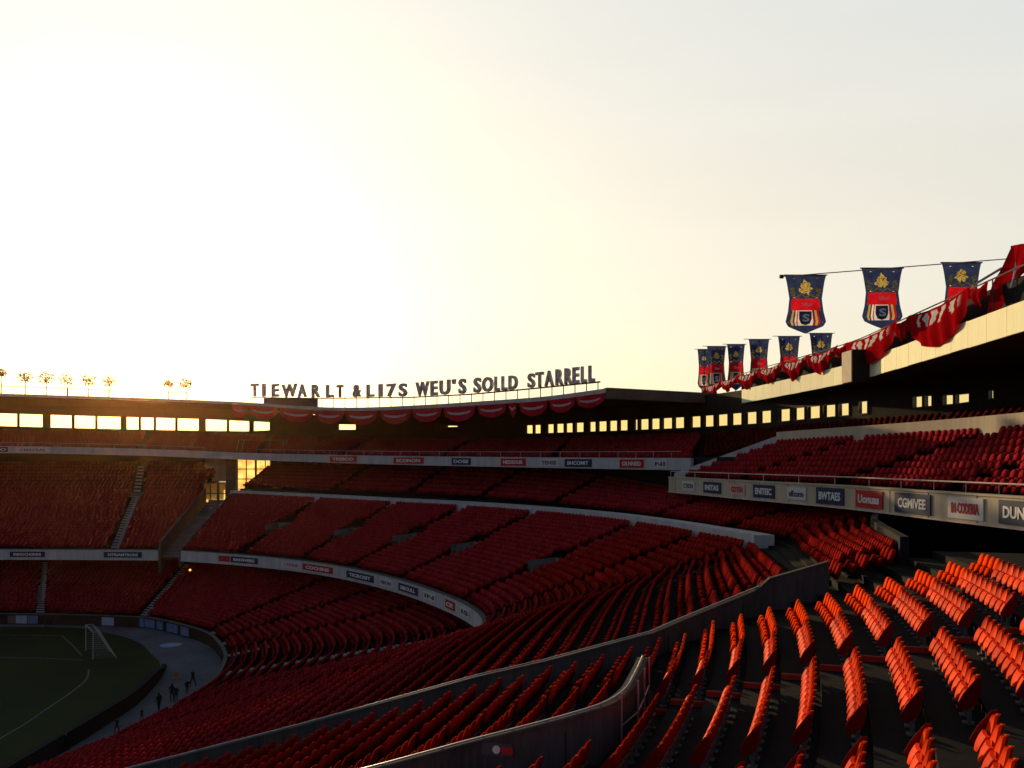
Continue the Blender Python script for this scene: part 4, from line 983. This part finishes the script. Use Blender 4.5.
def roofrail(x0, x1, y0, y1, label):
    t = thing('roof_railing', label, 'railing', tuple(at_d((x0+x1)/2, (y0+y1)/2+5, 117)))
    m = MB().bar(at_d(x0, y0, 117), at_d(x1, y1, 117), .05); m.build('top_rail', M['beam'], t)
    m = MB(); n = max(2, int((x1-x0)/8))
    for i in range(n+1):
        f = i/n; p = at_d(x0+(x1-x0)*f, y0+(y1-y0)*f, 117); m.bar(p, (p.x, p.y, p.z-1.6), .03)
    m.build('post', M['beam'], t)
roofrail(-20, 116, 385, 390.5, 'thin railing on the left end of the far roof below five trees')
roofrail(163, 191, 392, 393, 'short railing right of the sun below two small trees')
# ------------------------------------------------------------------ ground, pitch, track
def flat(name, pts, z, mat):
    o = MB().add([(x, y, z) for x, y in pts], [tuple(range(len(pts)))]).build(name, mat); o['kind'] = 'structure'; return o
flat('ground', [(-3000,-3000),(3000,-3000),(3000,6000),(-3000,6000)], -.02, M['ground'])
trk = [(p[0], p[1]) for p in dense(SW, 6)]; trk = [NP(-10,-30.91)] + trk
flat('track', trk + [(-84, -10)], 0, M['track'])
PE = [(-26.2,-12,0),(-25.4,20,0),(-25.1,45,0),(-24.9,53.3,0),(-25.1,60,0),(-27.0,69,0),(-29.6,74,0),(-33.5,79.8,0),(-38.5,83.8,0),(-46,86.2,0),(-84,86.6,0)]
PEd = dense(PE, 8)
flat('pitch', [(p[0], p[1]) for p in PEd] + [(-84,-12)], .012, M['pitch'])
# painted lines
ln = MB()
def line(pts, w=.13):
    P = np.array([list(at_z(x, y, 0)[:2]) for x, y in pts]); Pd = dense(np.c_[P, np.zeros(len(P))], 8)
    n = inward(Pd)*w/2; ln.strip([(p[0]+a[0], p[1]+a[1], .022) for p, a in zip(Pd, n)], [(p[0]-a[0], p[1]-a[1], .022) for p, a in zip(Pd, n)])
line([(-60,656),(0,657.5),(45,658.5),(83,660.5)]); line([(89,669.5),(86,680),(72,692),(50,707),(25,724),(0,739),(-20,752)]); line([(-60,635),(0,635.3),(30,635.3),(62,636)], .12); line([(62,636),(72,645),(82,656)], .12)
o = ln.build('pitch_line', M['line']); o['kind'] = 'structure'
# inner wall under the first row
iw = thing('inner_wall', 'low dark wall between the track and the first seat row', 'wall', (-21, 70, 0))
Wd = dense(SW, 8); wn = inward(Wd); pre = np.array([NPz(a, -30.91, .9) for a in np.linspace(-8, 28, 16)])
Wd = np.vstack([pre, Wd]); wn = inward(Wd); secs = []; cp = []
for p, n in zip(Wd, wn):
    a = p[:2]+n*.25; c = p[:2]+n*.02
    secs.append([(a[0],a[1],0),(a[0],a[1],1.0),(c[0],c[1],1.0),(c[0],c[1],0)]); e = p[:2]+n*.3
    cp.append([(e[0],e[1],1.002),(e[0],e[1],1.07),(c[0],c[1],1.07),(c[0],c[1],1.002)])
MB().loft(secs).build('wall_panel', M['dark'], iw); MB().loft(cp).build('coping', M['conc_mid'], iw)
# wall at the pitch edge
pw = thing('perimeter_wall', 'dark low wall curving along the near edge of the pitch', 'wall', (-25, 55, 0))
sub = PEd[(PEd[:, 1] < 70)]; sub = sub[sub[:,1] > 5]; n = inward(sub); secs = []; cp = []
for i, (p, q) in enumerate(zip(sub, n)):
    h = .9*float(np.clip((70-p[1])/6, .15, 1))
    a = p[:2]-q*.1; c = p[:2]-q*.45
    secs.append([(a[0],a[1],0),(a[0],a[1],h),(c[0],c[1],h),(c[0],c[1],0)]); cp.append([(a[0],a[1],h+.002),(a[0],a[1],h+.05),(c[0],c[1],h+.05),(c[0],c[1],h+.002)])
MB().loft(secs).build('wall_panel', M['dark'], pw); MB().loft(cp).build('coping', M['black'], pw)
# goal
gl = thing('goal', 'white framed goal with net at the corner of the pitch', 'goal', tuple(at_z(93, 659, 0)))
g0 = at_z(93, 659.5, 0); g1 = Vector((-35.7, 75.4, 0)); H_ = 2.2
bk = Vector((1.7, .5, 0))
m = MB(); m.bar(g0, g0+Vector((0,0,H_)), .045); m.bar(g1, g1+Vector((0,0,H_)), .045); m.bar(g0+Vector((0,0,H_)), g1+Vector((0,0,H_)), .045)
m.build('goal_frame', M['goal'], gl)
m = MB(); b0, b1 = g0+bk, g1+bk; t0, t1 = g0+Vector((.5,.15,H_)), g1+Vector((.5,.15,H_))
for a, b in ((g0+Vector((0,0,H_)), t0), (t0, b0), (g1+Vector((0,0,H_)), t1), (t1, b1), (b0, b1), (t0, t1)): m.bar(a, b, .03)
m.build('net_stay', M['goal'], gl)
m = MB()
for k in range(1, 13):
    f = k/13; m.bar(t0.lerp(t1, f), b0.lerp(b1, f), .006, n=3); m.bar(t0.lerp(b0, f), t1.lerp(b1, f), .006, n=3)
    m.bar(g0.lerp(g0+Vector((0,0,H_)), f), b0.lerp(t0, f), .006, n=3); m.bar(g1.lerp(g1+Vector((0,0,H_)), f), b1.lerp(t1, f), .006, n=3)
    m.bar(g0.lerp(b0, f), (g0+Vector((0,0,H_))).lerp(t0, f), .006, n=3)
m.build('net', M['net'], gl)
# pale round mat, orange cone, boards along the track
c = at_z(171, 645.5, 0)
tag(MB().loft([[(c.x+.9*math.cos(2*PI*i/28), c.y+.9*math.sin(2*PI*i/28), z) for i in range(28)] for z in (.005, .06)]).build('round_mat', M['mat_pale']), 'pale blue round mat lying on the grey track', 'mat')
c = at_z(176, 679, 0)
cn = thing('marker_cone', 'small orange cone on the track near the people', 'cone', tuple(c))
MB().bar(c+Vector((0,0,.04)), c+Vector((0,0,.55)), .17, n=12, r2=.03).build('cone_body', M['orange'], cn); MB().box((c.x,c.y,.025),(.5,.5,.05)).build('cone_base', M['orange'], cn)
WV = Wd[Wd[:, 1] > 60]; wv2 = WV.copy(); nn = inward(WV); wv2[:, 0] += nn[:, 0]*.3; wv2[:, 1] += nn[:, 1]*.3
G4 = 'boards leaning on the wall behind the track'
for x0, x1, mt, lb in [(8,15,'beam','small brownish board at the far left of the track wall'),(16,27,'mat_pale','pale board at the far left of the track wall'),(28,38,'blueboard','bluish board at the far left of the track wall'),(102,114,'mat_pale','pale teal board behind the goal on the track wall'),(140,144,'blueboard','narrow blue board at left of the blue group on the track wall'),(145,155,'blueboard','long blue board in the blue group on the track wall'),(157,163,'blueboard','short blue board between two longer ones, track wall'),(167,178,'blueboard','blue board where the track wall starts to bend'),(181,189,'blueboard','last blue board at right on the bending track wall')]:
    p0, p1 = at_view_x(wv2, x0), at_view_x(wv2, x1); t = MB().wallseg(p0, p1, .12, .12, .88, .88, .05).build('track_board', M[mt]); tag(t, lb, 'board', G4)
# lit lamp under the middle fascia
c = at_d(190, 570, 89.2)
lp = thing('lamp', 'small glowing orange lamp under the middle terrace at the corner', 'lamp', tuple(c))
bm = bmesh.new(); bmesh.ops.create_icosphere(bm, subdivisions=2, radius=.12); bm.transform(Matrix.Translation(c)); me = bpy.data.meshes.new('bulb'); bm.to_mesh(me); bm.free(); me.materials.append(M['glow']); link_mesh('bulb', me, lp)
MB().bar(c+Vector((0,0,.1)), c+Vector((0,0,.6)), .04).build('stem', M['dark'], lp)
# ------------------------------------------------------------------ people on the track (skinned figures)
def person_mesh(pose):
    J = {'pel':(0,0,.93),'sp':(0,.0,1.15),'ch':(0,.0,1.36),'nk':(0,0,1.5),'hd':(0,.02,1.62),'tp':(0,.02,1.75)}
    sp = pose.get('stride', .15); ar = pose.get('arm', .1)
    for s, k in ((-1,'l'),(1,'r')):
        J['hip'+k]=(s*.1,0,.9); J['kn'+k]=(s*.11, s*sp*.6+.03, .5); J['an'+k]=(s*.11, s*sp-.03, .08); J['to'+k]=(s*.12, s*sp+.14, .04)
        J['sh'+k]=(s*.19,0,1.42); J['el'+k]=(s*.25, -s*ar, 1.14); J['wr'+k]=(s*.24, -s*ar+pose.get('reach',.12), .92); J['ha'+k]=(s*.23,-s*ar+pose.get('reach',.12)+.03,.83)
    if pose.get('lean'):
        for k in J:
            if J[k][2] > .93: x,y,z = J[k]; J[k] = (x, y+(z-.93)*pose['lean'], z-(z-.93)*pose['lean']*.35)
    E = [('pel','sp'),('sp','ch'),('ch','nk'),('nk','hd'),('hd','tp')]
    for k in 'lr': E += [('pel','hip'+k),('hip'+k,'kn'+k),('kn'+k,'an'+k),('an'+k,'to'+k),('ch','sh'+k),('sh'+k,'el'+k),('el'+k,'wr'+k),('wr'+k,'ha'+k)]
    rad = {'pel':.14,'sp':.135,'ch':.15,'nk':.06,'hd':.1,'tp':.07,'hip':.1,'kn':.065,'an':.045,'to':.04,'sh':.075,'el':.05,'wr':.035,'ha':.04}
    names = list(J); me = bpy.data.meshes.new('person'); me.from_pydata([J[k] for k in names], [(names.index(a), names.index(b)) for a, b in E], [])
    ob = bpy.data.objects.new('p', me); COL.objects.link(ob); md = ob.modifiers.new('s','SKIN'); md.use_smooth_shade = True
    for i, k in enumerate(names):
        r = rad.get(k, rad.get(k[:-1], .06)); me.skin_vertices[0].data[i].radius = (r, r*.85)
    me.skin_vertices[0].data[0].use_root = True
    sd = ob.modifiers.new('d','SUBSURF'); sd.levels = 1; sd.render_levels = 1
    out = bpy.data.meshes.new_from_object(ob.evaluated_get(bpy.context.evaluated_depsgraph_get()))
    bpy.data.objects.remove(ob); out.materials.clear(); out.materials.append(M['black']); out.materials.append(M['skin'])
    for p in out.polygons: p.material_index = 1 if p.center.z > 1.54*(1-.1*pose.get('lean',0)) and p.center.y > .05 else 0
    return out
pm = [person_mesh({'stride':.12,'arm':.05}), person_mesh({'stride':.3,'arm':.18}), person_mesh({'stride':.08,'lean':.55,'reach':.3})]
ppl = [(172,702,0,.95,'person in dark clothes standing in the middle of the track group'),(176,703,2,.9,'person in dark clothes leaning forward beside the middle figure'),(187,694,2,.85,'person in dark clothes bending near the far end of group'),(193,687,1,.95,'person in dark clothes walking, farthest up the track'),(159,712,0,.95,'person in dark clothes standing alone beside the low wall'),(142,721,0,.6,'small person in dark clothes left of the lone figure'),(117,734,1,.72,'person in dark clothes walking close to the inner wall'),(60,752.5,0,.8,'left of two people in dark clothes near the bottom of the track'),(66,751,1,.75,'right of two people in dark clothes near the bottom of the track'),(46,628,0,.75,'left of two people in dark clothes at the far end of the pitch'),(51,628,1,.75,'right of two people in dark clothes at the far end of the pitch')]
for i, (x, y, k, sc, lb) in enumerate(ppl):
    o = bpy.data.objects.new('person', pm[k]); COL.objects.link(o); o.location = at_z(x, y, 0); o.scale = (sc*.75,)*3; o.rotation_euler.z = random.uniform(0, 6)
    tag(o, lb, 'person', 'people on the track')
# ------------------------------------------------------------------ seat model
def shell(front, th):                     # front: rows of points, thickened along -y
    nv, nu = len(front), len(front[0]); vs = [p for r in front for p in r]; n = len(vs); vs += [(p[0], p[1]-th, p[2]) for p in vs]
    fs = []
    for j in range(nv-1):
        for i in range(nu-1): a = j*nu+i; fs += [(a,a+1,a+nu+1,a+nu),(n+a,n+a+nu,n+a+nu+1,n+a+1)]
    rim = [i for i in range(nu)] + [j*nu+nu-1 for j in range(1,nv)] + [(nv-1)*nu+i for i in range(nu-2,-1,-1)] + [j*nu for j in range(nv-2,0,-1)]
    for a, b in zip(rim, rim[1:]+rim[:1]): fs.append((a, n+a, n+b, b))
    return vs, fs
def seat_parts():
    P = {}
    rows_ = []
    for j in range(9):
        v = j/8; z = .30+.37*v; hw = .185*(1-max(0,(v-.35)/.65)**2.2*.72); rows_.append([(hw*(i/4-1), -.12-.09*v+.05*(abs(i/4-1)**2)*(1-.3*v)+.0, z-.02*(abs(i/4-1)**2)*(v > .95)) for i in range(9)])
    P['backrest'] = shell(rows_, .03)
    rows_ = []
    for j in range(6):
        v = j/5; hw = .155*(1-.45*max(0,(.35-v)/.35)**2); rows_.append([(hw*(i/3-1), .03-.11*v*v*.5 -.03*v - .02*(abs(i/3-1)**2), .24+.20*v) for i in range(7)])
    P['seat'] = shell(rows_, .045)
    return P
proto = thing('stadium_seat', 'red seat', 'seat')
for k, (vs, fs) in seat_parts().items(): MB().add(vs, fs).build(k, [M['seat'], M['seat_back']], proto, smooth=False, local=True)
for c in proto.children:
    for p in c.data.polygons:
        p.use_smooth = True
        if c.name.startswith('backrest') and p.normal.y < -.3: p.material_index = 1
    bmx = bmesh.new(); bmx.from_mesh(c.data)
    for e in bmx.edges:
        if len(e.link_faces) == 2 and e.calc_face_angle() > .7: e.smooth = False
    bmx.to_mesh(c.data); bmx.free()
prof = [(-.235,.67),(-.17,.655),(-.02,.45),(.06,.29),(.025,.225),(-.06,.23),(-.17,.31),(-.22,.47)]
def end_panel(sgn):
    x0, x1 = sgn*.195, sgn*.208; m_ = len(prof)
    q = MB().add([(x0,y,z) for y,z in prof]+[(x1,y,z) for y,z in prof], [tuple(range(m_)), tuple(range(2*m_-1,m_-1,-1))]+[(i,(i+1)%m_,m_+(i+1)%m_,m_+i) for i in range(m_)])
    o = q.build('side_panel', M['seat_back'], local=True); me = o.data; bpy.data.objects.remove(o); return me
PANEL = {-1: end_panel(-1), 1: end_panel(1)}
br = MB().box((0,-.11,.12),(.06,.05,.22)).box((0,-.10,.012),(.13,.14,.024)).box((0,-.10,.245),(.32,.10,.03))
br.build('bracket', M['bracket'], proto, local=True)
# choose the 300 seats that show largest
def view(c, up=.6): return 512+FOC*c[0]/c[1], HOR+(EYE-c[2]-up)*FOC/c[1]
cand = []
for i, c in enumerate(chairs):
    if not isinstance(c[4], tuple) or len(c[4]) < 3 or c[1] < 3: continue
    x, y = view(c)
    if 0 < x < 1024 and y < 790: cand.append((c[1], i))
cand.sort(); pick = [i for _, i in cand[:300]]
kid = list(proto.children)
present = {}
for i in pick: present.setdefault(chairs[i][4][0], set()).add(chairs[i][4][1])
rank = {b: {r: k for k, r in enumerate(sorted(s))} for b, s in present.items()}
minidx = {}
for i in pick:
    b, r, s = chairs[i][4]; minidx[(b, r)] = min(minidx.get((b, r), 99), s)
WHERE = {'front':('front block','the far aisle'),'middle':('middle block','the near end'),'back':('back block by long wall','the near end'),'walled':('walled left block','the nearer wall')}
G_ = 'red seats of the near side stand'
first = True
for n, i in enumerate(pick):
    x, y, z, h, (b, r, s) = chairs[i]
    w, fr = WHERE[b]
    lb = f'red seat, {ORD[min(s,25)]} from {fr}, {ORD[min(rank[b][r],25)]} row down, {w}'
    if first: root = proto; first = False
    else:
        root = proto.copy(); COL.objects.link(root)
        for k in kid:
            q = k.copy(); COL.objects.link(q); q.parent = root
    root.location = (x, y, z); root.rotation_euler = (0, 0, h+random.uniform(-.02,.02)); root['label'] = lb; root['group'] = G_; root['category'] = 'seat'
    if s == 0: link_mesh('side_panel', PANEL[1 if b == 'front' else -1], root, True)
    
# every other seat: one object
def far_seats(lst):
    bv = []; bf = []
    def ring(pts, y0, y1):
        o = len(bv); n = len(pts)
        for x, z in pts: bv.append((x, y0(z), z))
        for x, z in pts: bv.append((x, y1(z), z))
        bf.append(list(range(o, o+n))); bf.append(list(range(o+2*n-1, o+n-1, -1)))
        for i in range(n): bf.append([o+(i+1)%n, o+i, o+n+i, o+n+(i+1)%n])
    back = [(-.205,.38),(.205,.38),(.205,.58),(.17,.73),(.07,.82),(-.07,.82),(-.17,.73),(-.205,.58)]
    ring(back, lambda z: -.13-.22*(z-.44), lambda z: -.19-.22*(z-.44))
    ring([(-.16,.33),(.16,.33),(.17,.55),(-.17,.55)], lambda z: .05-.35*(z-.38), lambda z: -.02-.35*(z-.38))
    bv = np.array(bv); c = np.array([q[:4] for q in lst]); nC = len(c)
    cs, sn = np.cos(c[:, 3]), np.sin(c[:, 3]); jit = rng.normal(0, .012, nC)
    sx = np.array([q[4][1]/.425 if isinstance(q[4], tuple) and q[4][0] == 't' else 1 for q in lst])[:, None]; sy = np.where(sx > 1, 1.55, 1.0)
    isw = np.array([isinstance(q[4], tuple) and q[4][0] == 'walled' for q in lst])[:, None]; sy = np.where(isw, 1.45, sy); isn = np.array([isinstance(q[4], tuple) and len(q[4]) == 3 and q[4][0] != 'walled' for q in lst])[:, None]; bX = bv[None, :, 0]*np.where(isn | isw, .93, sx); bY = bv[None, :, 1]*sy; bZ = np.where(isn, bv[None, :, 2]*.88-.07, bv[None, :, 2])
    X = c[:, None, 0]+bX*cs[:, None]-bY*sn[:, None]; Y = c[:, None, 1]+bX*sn[:, None]+bY*cs[:, None]; Z = c[:, None, 2]+bZ+jit[:, None]
    V = np.stack([X, Y, Z], -1).reshape(-1, 3)
    nb = len(bv); lt = np.array([len(f) for f in bf]); fi = np.concatenate([np.array(f) for f in bf])
    loops = (fi[None, :]+(np.arange(nC)*nb)[:, None]).ravel(); tot = np.tile(lt, nC); start = np.concatenate([[0], np.cumsum(tot)[:-1]])
    me = bpy.data.meshes.new('stadium_seat_rows'); me.vertices.add(len(V)); me.vertices.foreach_set('co', V.ravel())
    me.loops.add(len(loops)); me.loops.foreach_set('vertex_index', loops.astype(np.int32)); me.polygons.add(len(tot)); me.polygons.foreach_set('loop_start', start.astype(np.int32)); me.polygons.foreach_set('loop_total', tot.astype(np.int32))
    me.update(calc_edges=True); a = me.attributes.new('shade', 'FLOAT', 'POINT'); hf = np.clip((bv[:, 2]-.40)/.36, 0, 1); a.data.foreach_set('value', (np.repeat(rng.random(nC), nb)*.35+np.tile(hf, nC)*.95-.3).astype(np.float32))  # height term paints the shade between rows; the rest is random tone
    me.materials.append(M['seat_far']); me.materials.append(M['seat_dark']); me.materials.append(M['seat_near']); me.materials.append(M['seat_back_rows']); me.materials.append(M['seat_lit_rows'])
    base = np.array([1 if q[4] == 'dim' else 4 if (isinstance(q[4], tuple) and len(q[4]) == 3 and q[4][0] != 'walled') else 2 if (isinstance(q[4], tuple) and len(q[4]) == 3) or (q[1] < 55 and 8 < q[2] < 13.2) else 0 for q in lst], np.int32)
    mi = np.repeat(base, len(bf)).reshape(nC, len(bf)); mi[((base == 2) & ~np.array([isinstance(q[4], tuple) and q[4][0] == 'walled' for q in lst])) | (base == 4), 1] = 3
    me.polygons.foreach_set('material_index', mi.ravel().astype(np.int32)); return link_mesh('stadium_seat_rows', me)
ps = set(pick); rest = []
for i, c in enumerate(chairs):
    if i in ps: continue
    if c[1] < 2.5: continue
    x, y = view(c)
    if -260 < x < 1290 and y < 960: rest.append(c)
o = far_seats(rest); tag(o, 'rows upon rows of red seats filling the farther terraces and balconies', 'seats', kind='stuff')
print('seats', len(chairs), 'individual', len(pick), 'rest', len(rest), 'max d', cand[min(299,len(cand)-1)][0])
# ------------------------------------------------------------------ light, sky, camera
AZ = math.radians(-21.9); EL = math.radians(8.7)
sd = Vector((math.sin(AZ)*math.cos(EL), math.cos(AZ)*math.cos(EL), math.sin(EL)))
L_ = bpy.data.lights.new('sun', 'SUN'); L_.energy = 5; L_.angle = math.radians(.6); L_.color = (1, .70, .36)
so = bpy.data.objects.new('sun', L_); COL.objects.link(so); so.rotation_euler = sd.to_track_quat('Z', 'Y').to_euler()
wd = bpy.data.worlds.new('World'); scene.world = wd; wd.use_nodes = True; nt = wd.node_tree
bg = nt.nodes['Background']
sky = N(nt, 'ShaderNodeTexSky'); sky.sky_type = 'NISHITA'; sky.sun_disc = False; sky.sun_elevation = EL; sky.sun_rotation = AZ
sky.air_density = 1.0; sky.dust_density = 2.0; sky.ozone_density = 1.0
# evening haze: a warm white veil; only its core is centred on the sun
geo = N(nt, 'ShaderNodeTexCoord')
def lobe(v, stops):
    dt = N(nt, 'ShaderNodeVectorMath', operation='DOT_PRODUCT'); dt.inputs[1].default_value = v; nt.links.new(geo.outputs['Generated'], dt.inputs[0])
    ac = N(nt, 'ShaderNodeMath', operation='ARCCOSINE'); nt.links.new(dt.outputs['Value'], ac.inputs[0])
    dv = N(nt, 'ShaderNodeMath', operation='DIVIDE'); dv.inputs[1].default_value = PI; nt.links.new(ac.outputs[0], dv.inputs[0])
    r = N(nt, 'ShaderNodeValToRGB'); r.color_ramp.interpolation = 'B_SPLINE'; nt.links.new(dv.outputs[0], r.inputs[0]); e = r.color_ramp.elements
    e[0].position = 0; e[0].color = (*stops[0][1], 1); e[1].position = 1; e[1].color = (*stops[-1][1], 1)
    for p, c in stops[1:-1]: q = e.new(p/180); q.color = (*c, 1)
    return r.outputs[0]
azc, elc = math.radians(-6), math.radians(12)
broad = lobe((math.sin(azc)*math.cos(elc), math.cos(azc)*math.cos(elc), math.sin(elc)), [(0,(.80,.745,.635)),(20,(.80,.74,.635)),(36,(.775,.735,.655)),(45,(.665,.675,.66)),(53,(.27,.275,.29)),(66,(.135,.155,.20)),(105,(.165,.19,.255)),(180,(.165,.19,.255))])  # cut beyond the view to lower ambient, raised behind the eye as fill
core = lobe(sd, [(0,(1.1,.95,.6)),(6,(.6,.5,.3)),(13,(.17,.14,.065)),(24,(.05,.04,.012)),(40,(0,0,0)),(180,(0,0,0))])
sepd = N(nt, 'ShaderNodeSeparateXYZ'); nt.links.new(geo.outputs['Generated'], sepd.inputs[0])
up_r = N(nt, 'ShaderNodeValToRGB'); up_r.color_ramp.interpolation = 'EASE'; nt.links.new(sepd.outputs[2], up_r.inputs[0])
ue = up_r.color_ramp.elements; ue[0].position = 0; ue[0].color = (1.03, .93, .72, 1); ue[1].position = .82; ue[1].color = (.30, .35, .42, 1)  # sky overhead darkened out of view to lower ambient
for p, c in ((.2,(1,.985,.94)),(.46,(.91,.965,1.03)),(.6,(.40,.45,.5))):
    e = ue.new(p); e.color = (*c, 1)
# faint streaks of high thin cloud
cm = N(nt, 'ShaderNodeMapping'); cm.inputs['Scale'].default_value = (1.2, 1.2, 7); nt.links.new(geo.outputs['Generated'], cm.inputs['Vector'])
cn_ = N(nt, 'ShaderNodeTexNoise'); cn_.inputs['Scale'].default_value = 1.6; cn_.inputs['Detail'].default_value = 6; nt.links.new(cm.outputs[0], cn_.inputs['Vector'])
cr_ = N(nt, 'ShaderNodeMapRange'); cr_.inputs[1].default_value = .3; cr_.inputs[2].default_value = .7; cr_.inputs[3].default_value = .97; cr_.inputs[4].default_value = 1.03; nt.links.new(cn_.outputs[0], cr_.inputs[0])
hm = N(nt, 'ShaderNodeMix', data_type='RGBA', blend_type='MULTIPLY'); hm.inputs['Factor'].default_value = 1
nt.links.new(broad, hm.inputs['A']); nt.links.new(up_r.outputs[0], hm.inputs['B'])
hs = N(nt, 'ShaderNodeVectorMath', operation='SCALE'); nt.links.new(hm.outputs['Result'], hs.inputs[0]); nt.links.new(cr_.outputs[0], hs.inputs['Scale'])
ha = N(nt, 'ShaderNodeVectorMath', operation='ADD'); nt.links.new(hs.outputs[0], ha.inputs[0]); nt.links.new(core, ha.inputs[1])
mixn = N(nt, 'ShaderNodeMix', data_type='RGBA', blend_type='ADD'); mixn.inputs['Factor'].default_value = 1
sc = N(nt, 'ShaderNodeVectorMath', operation='SCALE'); sc.inputs['Scale'].default_value = .03
nt.links.new(sky.outputs[0], sc.inputs[0]); nt.links.new(sc.outputs[0], mixn.inputs['A']); nt.links.new(ha.outputs[0], mixn.inputs['B'])
nt.links.new(mixn.outputs['Result'], bg.inputs[0]); bg.inputs[1].default_value = 1.0
hm_ = bpy.data.materials.new('evening_haze'); hm_.use_nodes = True; hn = hm_.node_tree; hn.nodes.clear()
ho = N(hn, 'ShaderNodeOutputMaterial'); vs_ = N(hn, 'ShaderNodeVolumeScatter'); vs_.inputs['Color'].default_value = (1, .52, .22, 1); vs_.inputs['Density'].default_value = .000085; vs_.inputs['Anisotropy'].default_value = .958
hn.links.new(vs_.outputs[0], ho.inputs['Volume'])
hzb = MB().box((-20, 64, 20.2), (220, 160, 40)).build('haze', hm_); hzb['kind'] = 'structure'
cam = bpy.data.cameras.new('camera'); co = bpy.data.objects.new('camera', cam); COL.objects.link(co)
co.location = (0, 0, EYE); co.rotation_euler = (PI/2, 0, 0); cam.sensor_width = 36; cam.lens = FOC/1024*36; cam.shift_y = (HOR-384)/1024; cam.clip_start = .1; cam.clip_end = 8000
scene.camera = co
scene.render.engine = 'CYCLES'; scene.view_settings.view_transform = 'Standard'; scene.view_settings.look = 'None'; scene.view_settings.exposure = 0
scene.render.resolution_x, scene.render.resolution_y = 1024, 768
